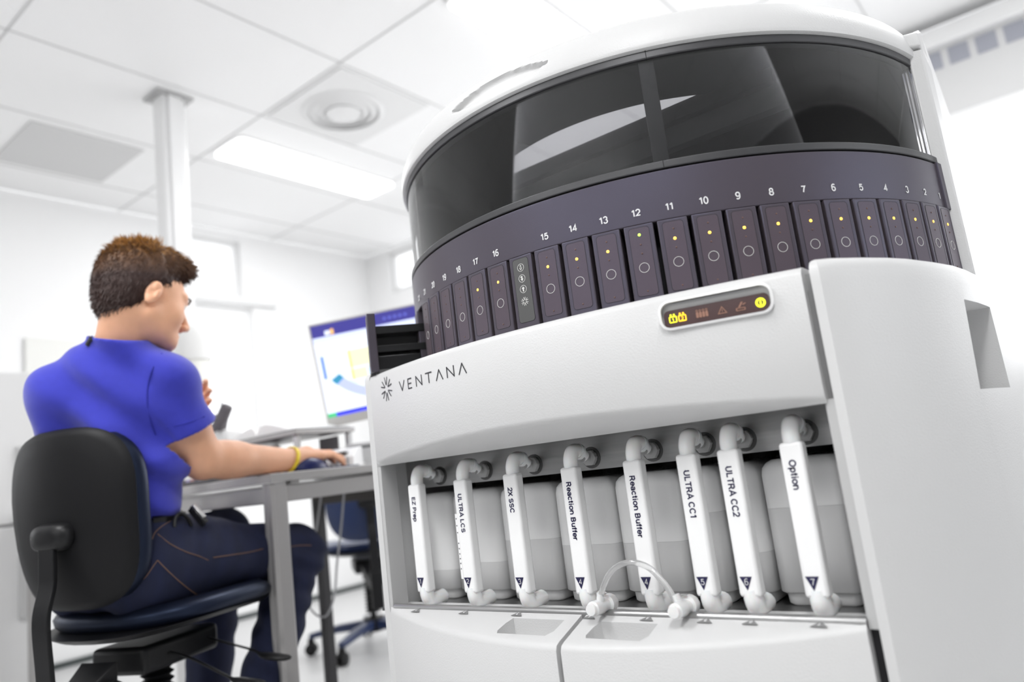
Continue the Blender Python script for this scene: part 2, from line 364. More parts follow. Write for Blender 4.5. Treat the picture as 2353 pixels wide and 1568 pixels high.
# roller blind over the big back window
t = thing('roller_blind', 'white roller blind pulled part way down the big back window', 'blind', (-.5, BY-.05, 1.32))
part('headbox', G().span((-2.7, BY-.11, 1.665), (1.7, BY-.01, 1.75)), WHITE2, t, bevel=.01)
part('fabric', G().span((-2.65, BY-.055, 1.335), (1.65, BY-.052, 1.67)), mat('blind fabric', (.66, .66, .66), .9), t, smooth=0)
part('bottom_bar', G().span((-2.65, BY-.065, 1.315), (1.65, BY-.045, 1.337)), WHITE2, t, bevel=.004)
g = G()
for k in range(40): g.span((-2.6+k*.11, BY-.0575, 1.57), (-2.6+k*.11+.082, BY-.0560, 1.655))
part('weave', g, mat('blind dark weave', (.36, .37, .42), .9), t, smooth=0)  # shade of window frames showing through, painted as dark squares
# radiator below back window
t = thing('radiator', 'white panel radiator under the back window, right edge of the view', 'radiator', (.2, BY-.1, FZ+.15))
part('panel', G().span((-.6, BY-.13, FZ+.15), (1.0, BY-.05, .06)), WHITE2, t, bevel=.01)
g = G()
for k in range(30): g.span((-.58+k*.052, BY-.135, FZ+.2), (-.56+k*.052, BY-.129, .0))
part('fins', g, mat('fin grey', (.6, .6, .6), .5), t, smooth=0)
part('window_sill', G().span((-.9, BY-.2, .10), (1.6, BY-.001, .125)), WHITE2, t, bevel=.004)
# ------------------------------------------------------------------ the staining instrument
C = Vector((-.6527, 1.4434, 0))
inst = thing('slide_stainer', 'large white slide staining instrument with a round drum of dark slide drawers', 'laboratory instrument', (C.x, C.y, FZ))
def cyl(R, a, z):                 # point of the drum: a degrees round from straight front, positive to the right
    t = math.radians(a); return Vector((C.x+R*math.sin(t), C.y-R*math.cos(t), z))
def arcband(g, R0, R1, z0, z1, a0, a1, n=120):
    rings = [[cyl(R1, a, z0), cyl(R1, a, z1), cyl(R0, a, z1), cyl(R0, a, z0)] for a in np.linspace(a0, a1, n)]
    return g.loft(rings)
def revolve(g, prof, a0, a1, n=160, closed=True, f=None):
    rings = []
    for a in np.linspace(a0, a1, n):
        rings.append([cyl(R+(f(a, R, z) if f else 0), a, z) for R, z in prof])
    return g.loft(rings, closed=closed, caps=closed)
HA = .416; BULGE = .075
def bulge(u): return BULGE*(1-(u/HA)**2)
YF = -.508
def P(u, v, z): return Vector((C.x+u, C.y+v, z))
# upper front panel: curved shell with the sloping underside facet
g = G(); ZT = .1985
rings = []
for u in np.linspace(-HA+.001, HA-.009, 49):
    y = YF-bulge(u); zc = .0275+.32*bulge(u)
    rings.append([P(u, YF+.07, ZT), P(u, y+.012, ZT), P(u, y+.004, ZT-.003), P(u, y, ZT-.011), P(u, y, (ZT+zc)/2), P(u, y, zc+.008), P(u, y+.003, zc+.0015), P(u, y+.010 if y+.010 < YF else YF, zc-.0030 if bulge(u) > .02 else zc-.001), P(u, YF+.001, .0255), P(u, YF+.012, .0255), P(u, YF+.012, ZT-.03), P(u, YF+.07, ZT-.03)])
g.loft(rings)
panel = part('front_panel', g, WHITE, inst, bevel=0, smooth=50)
# pocket of the indicator window, sunk into the panel and square to its surface
IUX = -.3505-C.x; sl = -2*BULGE*IUX/HA**2
tx = Vector((1, -sl, 0)).normalized(); tn = Vector((-sl, -1, 0)).normalized()   # along the panel, and outward
yI = YF-bulge(IUX)
IM = frame(P(IUX, yI, .1665), tx, (0, 0, 1), -tn)     # local x right, y up, z into the panel
cutM = IM @ Matrix.Translation((0, 0, -.01))
cut(panel, [G().prism(rrect(.139, .034, .012, 6), .0165, cutM)])
# raised lip around the pocket
lip = G(); o1, o2 = rrect(.146, .040, .015, 6), rrect(.139, .034, .012, 6); n = len(o1)
vs = [IM @ Vector((p[0], p[1], z)) for (pp, z) in ((o1, .004), (o1, -.0035), (o2, -.0045), (o2, .006)) for p in pp]
lip.add(vs, [(j*n+k, j*n+(k+1) % n, (j+1)*n+(k+1) % n, (j+1)*n+k) for j in range(3) for k in range(n)])
part('window_lip', lip, WHITE2, panel, smooth=40)
disp = part('indicator_display', G().prism(rrect(.135, .0235, .007, 6), .003, IM @ Matrix.Translation((0, -.0045, .0032))), mat('display smoke', (.085, .05, .05), .12, spec=.6), panel, smooth=0, label='dark strip with small lit status symbols')
YEL = mat('symbol lit yellow', (.6, .6, .02), .5, emit=(.80, .86, .02), estr=1.25)
ORG = mat('symbol lit orange', (.6, .35, .02), .5, emit=(1.0, .50, .015), estr=1.35)
DIM = mat('symbol unlit', (.33, .17, .12), .5)
def ring_poly(g, po, pi, M, h=.0004):
    n = len(po); vs = [M @ Vector((p[0], p[1], z)) for (pp, z) in ((po, 0), (po, -h), (pi, -h), (pi, 0)) for p in pp]
    return g.add(vs, [(j*n+k, j*n+(k+1) % n, ((j+1) % 4)*n+(k+1) % n, ((j+1) % 4)*n+k) for j in range(4) for k in range(n)])
def circle(r, n=24, cx=0, cy=0): return [(cx+r*math.cos(2*math.pi*k/n), cy+r*math.sin(2*math.pi*k/n)) for k in range(n)]
def IL(x, y): return IM @ Matrix.Translation((x, y-.0045, .0029))
FLIPZ = Matrix(((1, 0, 0, 0), (0, 1, 0, 0), (0, 0, -1, 0), (0, 0, 0, 1)))
for x, ch, m_ in ((-.0555, '1', YEL), (-.0432, '2', ORG)):
    g = G(); ring_poly(g, rrect(.0105, .0088, .0015, 3), rrect(.0078, .0062, .001, 3), IL(x, -.0008))
    for dx in (-.0025, .0018): g.prism(rrect(.0022, .0028, .0004, 2), -.0004, IL(x+dx, .0052))
    s = part('bottle_symbol', g, m_, disp, smooth=0)
    me = text_mesh(ch, .0044, depth=-.0004); me.transform(IL(x, -.0012))
    part('lettering', me, m_, disp, smooth=0)
g = G()
for k in range(4):
    g.prism(rrect(.0034, .0075, .001, 2), -.0004, IL(-.0235+k*.0041, -.001)); ring_poly(g, circle(.0016, 10, 0, 0), circle(.0008, 10), IL(-.0235+k*.0041, .0045))
part('vial_symbol', g, DIM, disp, smooth=0)
g = G(); ring_poly(g, [(-.0062, -.0045), (.0062, -.0045), (0, .0055)], [(-.0042, -.0034), (.0042, -.0034), (0, .0035)], IL(.0085, -.0005)); g.prism(rrect(.0009, .0035, .0003, 2), -.0004, IL(.0085, -.0008))
part('warning_symbol', g, DIM, disp, smooth=0)
g = G(); ring_poly(g, rrect(.012, .004, .0008, 2), rrect(.0095, .002, .0005, 2), IL(.0315, -.0035)); 
g.prism([(-.004, -.001), (-.0015, -.001), (.003, .0055), (.0005, .0055)], -.0004, IL(.0325, 0)); g.prism([(.003, .001), (.0075, .003), (.0065, .004), (.003, .0025)], -.0004, IL(.0315, 0))
part('slide_symbol', g, DIM, disp, smooth=0)
g = G(); ring_poly(g, circle(.0062), circle(.0036), IL(.0565, 0)); g.prism(rrect(.0022, .0052, .0008, 2), -.0004, IL(.0565, 0))
part('power_symbol', g, YEL, disp, smooth=0)
# logo: burst of six open arrow heads and the word beside it, following the panel curve
def onpanel(x, z, off=.0006):
    u = x-C.x; s = -2*BULGE*u/HA**2
    t = Vector((1, -s, 0)).normalized(); nrm = Vector((-s, -1, 0)).normalized()
    return frame(P(u, YF-bulge(u), z)+nrm*off, t, (0, 0, 1), nrm)
LOGO = mat('logo grey', (.045, .045, .05), .5)
def burst(R, wd, M, g):
    for k in range(6):
        a = math.radians(30+60*k); d = Vector((math.cos(a), math.sin(a), 0)); e = Vector((-d.y, d.x, 0))
        tip = d*R*.30
        for sg in (-1, 1):
            end = d*R*.96+e*sg*R*.23; tip2 = tip+e*sg*wd*.2
            q = (end-tip2).normalized(); nn = Vector((-q.y, q.x, 0))*wd/2
            ps = [tip2-nn, tip2+nn, end+nn, end-nn]
            g.prism([(p.x, p.y) for p in ps], .0003, M)
    return g
part('logo_burst', burst(.0230, .0020, onpanel(-.9945, .1620, .0004), G()), LOGO, panel, smooth=0)
def stroke_text(s, x0, z0, hgt, wid, gap, wd, parent, m):
    S = {'V': [[(0, 1), (.5, 0)], [(.5, 0), (1, 1)]], 'E': [[(0, 0), (0, 1)], [(0, 1), (.8, 1)], [(0, .5), (.7, .5)], [(0, 0), (.8, 0)]], 'N': [[(0, 0), (0, 1)], [(0, 1), (1, 0)], [(1, 0), (1, 1)]],
         'T': [[(0, 1), (1, 1)], [(.5, 1), (.5, 0)]], 'A': [[(0, 0), (.5, 1)], [(.5, 1), (1, 0)]]}
    x = x0
    for ch in s:
        g = G()
        for (a, b) in S[ch]:
            wch = wid*(.8 if ch == 'E' else 1)
            A = Vector((a[0]*wch, a[1]*hgt, 0)); B = Vector((b[0]*wch, b[1]*hgt, 0)); q = (B-A).normalized(); nn = Vector((-q.y, q.x, 0))*wd/2
            e = q*wd*.35
            ps = [A-nn-e, A+nn-e, B+nn+e, B-nn+e]
            g.prism([(p.x-wch/2, p.y) for p in ps], .0003, onpanel(x+wch/2, z0, .0004))
        part('logo_letter', g, m, parent, smooth=0); x += (wid*(.8 if ch == 'E' else 1))+gap
stroke_text('VENTANA', -.9455, .1500, .0168, .0172, .0120, .0020, panel, LOGO)

# corner wings: plan outline measured from the drum centre, right one mirrored for the left
plan = [(HA, YF+.001), (HA+.012, YF-.001), (.447, -.492), (.462, -.468), (.476, -.445), (.497, -.405), (.515, -.362), (.533, -.302), (.548, -.240), (.557, -.175), (.563, -.105), (.568, -.02), (.570, .083), (.571, .40)]
def wing(name, sg):
    g = G(); outer = [Vector((x*sg, y, 0)) for x, y in plan]
    cen = Vector((.40*sg, .30, 0)); rings = []
    for (ins, z) in ((0, FZ+.02), (0, .175), (0, .190), (.002, .1965), (.0055, .2015), (.012, .2045)):
        ring = []
        for i, p in enumerate(outer):
            t = (outer[min(i+1, len(outer)-1)]-outer[max(i-1, 0)]).normalized(); nrm = Vector((-t.y, t.x, 0))*sg
            ring.append(P(p.x+nrm.x*ins, p.y+nrm.y*ins, z))
        ring += [P(.45*sg, .40, z), P(.45*sg, -.30, z), P((HA+.0+.012)*sg, -.44, z)]
        rings.append(ring)
    g.loft(rings)
    o = part(name, g, WHITE, inst, smooth=30, label=('broad right hand corner cover with an upright grip recess' if sg > 0 else 'narrow left hand corner cover'))
    return o
wr = wing('corner_cover', 1); wl = wing('corner_cover', -1)
x5 = C.x+.566
cut(wr, [G().prism([(1.185, .022), (1.378, .022), (1.362, .150), (1.200, .150)], .07, Matrix(((0, 0, 1, x5-.045), (1, 0, 0, 0), (0, 1, 0, 0), (0, 0, 0, 1))))])
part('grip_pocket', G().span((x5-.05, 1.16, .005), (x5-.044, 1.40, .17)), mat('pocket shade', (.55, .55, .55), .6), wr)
# lower doors with the sloping top facet, each with a grip pocket
def door(u0, u1, pocket):
    g = G(); rings = []
    for u in np.linspace(u0, u1, 30):
        y = YF-bulge(u)-.001; zc = -.2325-.33*bulge(u)
        rings.append([P(u, YF+.05, -.2325), P(u, YF, -.2325), P(u, y+.010 if y+.01 < YF else YF, zc+.0025), P(u, y+.003, zc-.001), P(u, y, zc-.008), P(u, y, -.45), P(u, y, -.70), P(u, YF+.05, -.70)])
    g.loft(rings); o = part('base_door', g, WHITE, inst, smooth=45, bevel=.004, bang=50)
    x0, x1, lab = pocket
    yy = (x0+x1)/2; s = .33
    c = Vector(((x0+x1)/2, .902, -.2465)); hw = (x1-x0)/2
    pl = [(-hw, -.0145), (-hw*.93, -.021), (hw*.80, -.021), (hw*.97, -.010), (hw, .018), (-hw*.86, .018), (-hw*.96, .004)]
    # pocket goes straight down into the facet
    M = frame(c+Vector((0, 0, .03)), (1, 0, 0), (0, 1, 0), (0, 0, 1)) @ Matrix.Diagonal((1, 1, -1, 1))
    cut(o, [G().prism(pl[::-1], .055, M)])
    o['label'] = lab; return o
d1 = door(-HA+.004, .008, (-.772, -.667, 'left lower door'))
d2 = door(.016, HA-.012, (-.610, -.512, 'right lower door'))
part('toe_plinth', G().span(P(-.40, YF+.06, FZ), P(.40, .38, FZ+.06)), BLACKP, inst)
# triangle marks printed on the doors' top edge in front of each container
TRI = mat('triangle print grey', (.22, .22, .22), .5)
GAUGES = [(-.9935, 'EZ Prep', '1', -.986, -1.105, -.184), (-.8785, 'ULTRA LCS', '2', -.868, -.986, -.171), (-.7655, '2X SSC', '3', -.745, -.868, -.134), (-.648, 'Reaction Buffer', '4', -.626, -.745, -.146),
          (-.5355, 'Reaction Buffer', '4', -.508, -.626, -.146), (-.4495, 'ULTRA CC1', '5', -.444, -.508, -.106), (-.3885, 'ULTRA CC2', '6', -.384, -.444, -.165), (-.304, 'Option', '7', -.266, -.384, -.106)]
for gx, _, num, *_r in GAUGES:
    u = gx-C.x; dr = d1 if gx < -.648 else d2
    M = Matrix.Translation((gx+.004 if abs(gx+.648) > .01 else gx+.022, C.y+YF-.0065, -.2337)) @ Matrix.Rotation(math.radians(16), 4, 'X')
    g = G().prism([(-.0105, -.006), (.0105, -.006), (0, .007)], .0006, M)
    tri = part('triangle_mark', g, TRI, dr, smooth=0)
    put_text('lettering', num, .0055, M @ Matrix.Translation((0, -.0012, .0009)) @ Matrix.Rotation(math.pi, 4, 'Z'), PRINTW, dr)
# fluid bay: steel box with a slotted front strip and a rolled shelf edge
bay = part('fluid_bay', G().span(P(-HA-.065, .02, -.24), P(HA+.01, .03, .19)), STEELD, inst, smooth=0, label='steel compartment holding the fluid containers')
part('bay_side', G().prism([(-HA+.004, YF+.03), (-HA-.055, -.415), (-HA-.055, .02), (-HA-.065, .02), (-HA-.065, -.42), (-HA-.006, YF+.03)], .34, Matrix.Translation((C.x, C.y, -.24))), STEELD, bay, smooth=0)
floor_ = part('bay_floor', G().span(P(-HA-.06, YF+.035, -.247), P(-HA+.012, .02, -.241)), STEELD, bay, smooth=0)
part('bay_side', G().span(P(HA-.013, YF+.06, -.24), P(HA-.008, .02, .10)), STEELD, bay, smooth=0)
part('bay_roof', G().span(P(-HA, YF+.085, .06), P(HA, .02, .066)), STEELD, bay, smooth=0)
part('door_frame_post', G().span(P(-HA-.004, YF+.002, -.66), P(-HA+.008, YF+.042, .05)), mat('post grey', (.50, .50, .50), .4), bay, bevel=.001)
part('door_frame_post', G().span(P(HA-.012, YF+.004, -.24), P(HA+.004, YF+.042, .03)), mat('post grey', (.50, .50, .50), .4), bay, bevel=.001)
part('door_gap', G().span(P(HA-.016, YF+.012, -.66), P(HA+.004, YF+.042, -.241)), GAP, bay, smooth=0)
part('door_gap', G().span(P(HA-.012, YF+.015, .03), P(HA+.004, YF+.042, .19)), mat('gap grey', (.30, .30, .30), .6), bay, smooth=0)
g = G().span(P(-HA-.06, YF+.09, -.0265), P(HA-.010, YF+.0925, .062)); g.span(P(-HA-.06, YF+.0925, -.0265), P(HA-.010, YF+.105, -.0245))
strip = part('port_strip', g, STEEL, inst, smooth=0, label='brushed steel strip carrying the hose ports')
sh = G(); prof = [(YF+.55, -.241), (YF+.030, -.2385), (YF+.012, -.2285), (YF+.006, -.2255), (YF+.001, -.2265), (YF-.0015, -.2305), (YF-.001, -.237), (YF+.02, -.247), (YF+.55, -.247)]
sh.loft([[P(u, y, z) for y, z in prof] for u in (-HA+.012, HA-.012)])
part('bay_shelf', sh, STEEL, inst, smooth=60, label='steel shelf with a bright rolled edge')
# the level gauges in front of the containers
WASH = mat('washer dark steel', (.12, .12, .12), .4, metal=.7)
def gauge(gx, txt, num):
    y0 = .9505
    g = G(); g.loft([[Vector((gx+dx, y, z)) for dx, y in ((-.0148, y0), (.0148, y0), (.0148, y0+.021), (-.0148, y0+.021))] for z in (-.0165, -.2085)])
    ga = part('level_gauge', g, LABEL, inst, bevel=.0045, seg=3)
    up = spline([(gx, y0+.013, -.020), (gx, y0+.013, -.006), (gx, y0+.021, .006), (gx, y0+.036, .0065), (gx, y0+.047, .001), (gx, y0+.054, -.003)], 6)
    rr = [.0115 if i < len(up)*.62 else .0095 for i in range(len(up))]
    part('hose_elbow', G().tube(up, rr, 16), TUBEM, ga)
    g = G().tube([(gx, y0+.035, .0065), (gx, y0+.042, .0045)], [.0125, .0125], 16)
    part('hose_collar', g, TUBEM, ga)
    nut = G(); nut.lathe([(.0125, 0), (.0125, .008), (.0095, .0085), (.0065, .010), (.0065, .017), (.0045, .0175), (.0045, .026), (.007, .0265), (.007, .030)], (gx, 1.0235, -.0065), 6 if False else 16, axis=(0, -1, .05))
    hx = G().lathe([(.0138, 0), (.0138, .0085)], (gx, 1.0235, -.0065), 6, axis=(0, -1, 0))
    part('port_nut', hx, mat('nut nylon', (.42, .42, .42), .35), ga, bevel=.001, smooth=20)
    part('port_stem', nut, mat('nut nylon', (.42, .42, .42), .35), ga)
    part('washer', G().lathe([(.0175, 0), (.0175, .0015)], (gx, 1.0258, -.0065), 24, axis=(0, -1, 0)), WASH, ga)
    dn = spline([(gx, y0+.011, -.200), (gx, y0+.011, -.213), (gx, y0+.017, -.2235), (gx, y0+.033, -.2255), (gx, y0+.052, -.224)], 6)
    part('hose_elbow', G().tube(dn, .0128, 16), TUBEM, ga)
    # text reads downwards
    M = frame((gx-.0005, y0-.0003, 0), (0, 0, -1), (1, 0, 0), (0, -1, 0))
    me = text_mesh(txt, .0089, depth=.0002, align='LEFT'); me.transform(M @ Matrix.Translation((.0385 if txt != 'ULTRA LCS' else .0405, .0002, 0))); part('lettering', me, INK, ga, smooth=0)
    T = frame((gx-.002, y0-.0004, -.1905), (1, 0, 0), (0, 0, 1), (0, -1, 0))
    part('triangle_mark', G().prism([(-.0082, .0085), (0, -.0090), (.0082, .0085)], .0003, T), INK, ga, smooth=0)
    me = text_mesh(num, .0078, weight=.12); me.transform(T @ Matrix.Translation((.0002, .0022, .0005))); part('lettering', me, PRINTW, ga, smooth=0)
    return ga
gs = [gauge(a[0], a[1], a[2]) for a in GAUGES]
# second sticker half hidden on the left of the second gauge
gx = GAUGES[1][0]
g = G().span((gx-.0205, .9545, -.185), (gx-.0145, .9555, -.075)); part('side_sticker', g, LABEL, gs[1], smooth=0)
g = G()
for k, zz in enumerate((-.082, -.094, -.106, -.124, -.133, -.142, -.150, -.158, -.167)): g.span((gx-.0188, .9538, zz-.002), (gx-.0172, .9546, zz))
part('sticker_print', g, INKG, gs[1], smooth=0)
# drain loop between two snap fittings
lp = [(-.602, .925, -.2135), (-.598, .924, -.198), (-.580, .924, -.172), (-.560, .925, -.160), (-.538, .926, -.1575), (-.515, .926, -.166), (-.496, .925, -.186), (-.485, .924, -.203), (-.480, .924, -.213)]
CLEAR = mat('clear soft tube', (.88, .88, .88), .08, trans=.75)
loop = part('drain_loop', G().tube(spline(lp, 6), .0042, 12), CLEAR, inst, label='short arched clear tube in front of the gauges')
for (fx, tx_) in ((-.6055, 1), (-.4765, -1)):
    ax = Vector((0, -1, .02))
    g = G().lathe([(.011, -.036), (.0135, -.030), (.0135, -.018), (.0095, -.016), (.0095, -.006), (.0105, -.004), (.0105, .018), (.0085, .020), (.0085, .0235), (.0078, .025), (.002, .0255)], (fx, .925, -.2185), 20, axis=ax)
    f = part('snap_fitting', g, mat('fitting nylon', (.80, .80, .80), .25, sss=.2), loop)
    part('release_latch', G().box((fx-.001, .940, -.2035), (.010, .004, .0015)), mat('latch steel', (.5, .5, .5), .3, metal=.9), f, bevel=.0004)
    part('barb', G().tube([(fx+.002*tx_, .925, -.214), (fx+.005*tx_, .924, -.200)], [.0058, .0052], 12), mat('fitting nylon', (.8, .8, .8), .25), f)
# drum: base, band, rims, glass, hood
part('drum_core', arcband(G(), .30, .515, .16, .40, -120, 100, 100), GAP, inst)
band = part('number_band', revolve(G(), [(.5520, .3158), (.5520, .3905), (.515, .3905), (.515, .3158)], -112, 79.6, 170), DARK, inst, bevel=.0015)
e1 = [cyl(.5525, 79.2, .3145), cyl(.5525, 79.2, .3925), cyl(.5405, 82.2, .3925), cyl(.545, 82.6, .3145)]
part('band_end', G().prism([(0, 0), (.034, 0), (.034, .079), (0, .079)], .006, frame(cyl(.5535, 77.6, .3135), Vector((math.cos(math.radians(79)), math.sin(math.radians(79)), 0)), (0, 0, 1), Vector((math.sin(math.radians(79)), -math.cos(math.radians(79)), 0))) @ Matrix.Translation((0, 0, -.004))), DARK, band, bevel=.001)
rim = part('lower_window_rim', revolve(G(), [(.5525, .3930), (.5525, .4045), (.535, .4045), (.535, .3930)], -112, 79, 170), RIM, inst, bevel=.0015)
part('rim_joint', arcband(G(), .5515, .5530, .3925, .4050, 26.2, 26.32, 3), GAP, rim, smooth=0)
rim2 = part('upper_window_rim', revolve(G(), [(.5470, .5690), (.5470, .5815), (.530, .5815), (.530, .5690)], -112, 80.5, 170), RIM, inst, bevel=.0015)
part('rim_joint', arcband(G(), .5465, .5478, .5685, .5820, 26.3, 26.42, 3), GAP, rim2, smooth=0)
GL = bpy.data.materials.new('smoked glass'); GL.use_nodes = True; nt = GL.node_tree; nt.nodes.clear()
out = nt.nodes.new('ShaderNodeOutputMaterial'); mx = nt.nodes.new('ShaderNodeMixShader'); tr_ = nt.nodes.new('ShaderNodeBsdfTransparent'); gl = nt.nodes.new('ShaderNodeBsdfGlossy'); fr = nt.nodes.new('ShaderNodeFresnel')
tr_.inputs[0].default_value = (.72, .72, .735, 1); gl.inputs['Roughness'].default_value = .015; gl.inputs['Color'].default_value = (1, 1, 1, 1); fr.inputs['IOR'].default_value = 1.55
nt.links.new(fr.outputs[0], mx.inputs[0]); nt.links.new(tr_.outputs[0], mx.inputs[1]); nt.links.new(gl.outputs[0], mx.inputs[2]); nt.links.new(mx.outputs[0], out.inputs[0])
part('smoked_window', revolve(G(), [(.5440, .4040), (.5440, .5700), (.5410, .5700), (.5410, .4040)], -112, 79, 200), GL, inst, label='curved smoked glass window round the drum')
POST = mat('post graphite', (.10, .10, .10), .4)
part('window_post', revolve(G(), [(.5395, .404), (.5395, .570), (.525, .570), (.525, .404)], 24.9, 27.4, 6), POST, inst, bevel=.001)
part('window_post', revolve(G(), [(.5395, .404), (.5395, .570), (.510, .570), (.510, .404)], -12.5, -9.0, 6), POST, inst, bevel=.001)
part('window_post', revolve(G(), [(.5395, .404), (.5395, .570), (.515, .570), (.515, .404)], 74.6, 79.5, 6), mat('end post grey', (.10, .10, .15), .4), inst, bevel=.001)
part('inner_side_panel', arcband(G(), .512, .518, .405, .575, -75, -14, 50), mat('side panel grey', (.40, .40, .41), .35), inst)  # pale panel added so the left end of the glass reads brighter
# interior: deck, reagent carousel and curved back wall
DG = mat('interior dark', (.055, .055, .06), .5)
part('deck', G().lathe([(.51, .405), (.51, .412), (.02, .412)], C+Vector((0, 0, 0)), 96), DG, inst)
part('inner_wall', arcband(G(), .50, .51, .41, .59, 84, 246, 60), DG, inst)
g = G()
for k in range(34):
    a = 360*k/34; q = cyl(.335, a, .445); g.box(q, (.034, .05, .062), Matrix.Rotation(math.radians(a), 3, 'Z'))
part('reagent_carousel', g, mat('carousel box', (.05, .05, .055), .5), inst, bevel=.002)
# hood lid with the half-moon opening
def dent(a, R, z):
    if z < .588 or R < .53: return 0
    s = a/10.6; t = (z-.6105)/.0155
    q = 1-s*s; 
    if q <= 0: return 0
    e = abs(t+.12)/(q**.75+1e-6)
    return -.010*max(0, 1-e*e)**.6 if e < 1 else 0
prof = [(.5475, .5815), (.5525, .5835), (.5535, .587)]+[(.5535-.0145*((z-.587)/.05)**2.2, z) for z in np.linspace(.590, .637, 20)]+[(.5335, .6415), (.524, .6475), (.505, .6555), (.47, .664), (.42, .670), (.373, .673), (.373, .640), (.50, .635), (.53, .62), (.535, .59), (.53, .5815)]
hood = part('hood_lid', revolve(G(), prof, -125, 85, 420, f=dent), WHITE, inst, smooth=50)
# ceiling plates inside the lid: ring, then everything behind the chord, leaving a half-moon opening at the front
def seg_poly():
    yc = -.279; th = math.acos(-yc/.372); n = 40
    return yc, th
yc, th = seg_poly(); g = G(); out_, inn = [], []
N = 72
for k in range(N+1):
    a = -th + (2*th)*k/N
    out_.append(P(.372*math.sin(a), -.372*math.cos(a), .585))
g.loft([[P(.545*math.sin(a), -.545*math.cos(a), .583), P(.545*math.sin(a), -.545*math.cos(a), .588), P(.3725*math.sin(a), -.3725*math.cos(a), .588), P(.3725*math.sin(a), -.3725*math.cos(a), .583)] for a in np.linspace(-.18, 1.45, 80)])
bp_ = [(.3725*math.sin(a), -.3725*math.cos(a)) for a in np.linspace(th, 2*math.pi-th, 80)]
g.prism(bp_, .005, Matrix.Translation((C.x, C.y, .583)))
part('lid_liner', g, DG, inst, smooth=0)
part('lid_liner', G().loft([[P(.545*math.sin(a), -.545*math.cos(a), .583), P(.545*math.sin(a), -.545*math.cos(a), .588), P(.3725*math.sin(a), -.3725*math.cos(a), .588), P(.3725*math.sin(a), -.3725*math.cos(a), .583)] for a in np.linspace(-2.1, -.18, 60)]), mat('liner light', (.62, .62, .62), .4), inst, smooth=0)  # left part of the liner painted paler, standing in for glass reflections
part('lid_beam', G().span(P(-.36, yc, .560), P(.36, yc+.02, .588)), mat('beam dark', (.03, .03, .032), .5), inst)
part('lid_beam', G().span(P(-.40, yc+.05, .535), P(.40, yc+.075, .583)), mat('beam light', (.42, .42, .42), .5), inst)
# rear body, right column with cap and fin
part('rear_housing', G().span(P(-.49, .10, FZ+.02), P(.45, .46, .40)), WHITE, inst, bevel=.02)
col_ = part('side_column', G().loft([[Vector((x, y, z)) for x, y in ((-.118, 1.335), (-.0955-.001*k, 1.345), (-.0965, 1.44), (-.118, 1.46))] for k, z in enumerate((.17, .595))]), WHITE, inst, bevel=.004)
part('column_cap', G().add([Vector(v) for v in ((-.120, 1.325, .5975), (-.0955, 1.338, .5975), (-.0960, 1.42, .5975), (-.120, 1.45, .5975), (-.120, 1.325, .6215), (-.0975, 1.345, .6265), (-.0975, 1.42, .660), (-.120, 1.45, .665))], [(0, 3, 2, 1), (4, 5, 6, 7), (0, 1, 5, 4), (1, 2, 6, 5), (2, 3, 7, 6), (3, 0, 4, 7)]), WHITE, inst, bevel=.004)
part('column_fin', G().prism([(1.40, .60), (1.40, .655), (1.50, .635), (1.66, .575), (1.60, .50), (1.46, .30)], .012, Matrix(((0, 0, 1, -.110), (1, 0, 0, 0), (0, 1, 0, 0), (0, 0, 0, 1)))), WHITE2, inst, bevel=.003)
part('left_column', G().span(P(-.52, .06, .17), P(-.44, .16, .60)), WHITE, inst, bevel=.01)
# numbers on the band
order = {0: '1'}
A0, DA = 76.23, 5.009
def slot_angle(k): return A0-DA*k
for k in range(23):
    if k == 15: continue
    num = k+1 if k < 15 else k
    a = slot_angle(k); r = math.radians(a)
    M = frame(cyl(.5524, a, .3340), (math.cos(r), math.sin(r), 0), (0, 0, 1), (math.sin(r), -math.cos(r), 0))
    put_text('numeral', str(num), .0098, M, PRINTW, band)
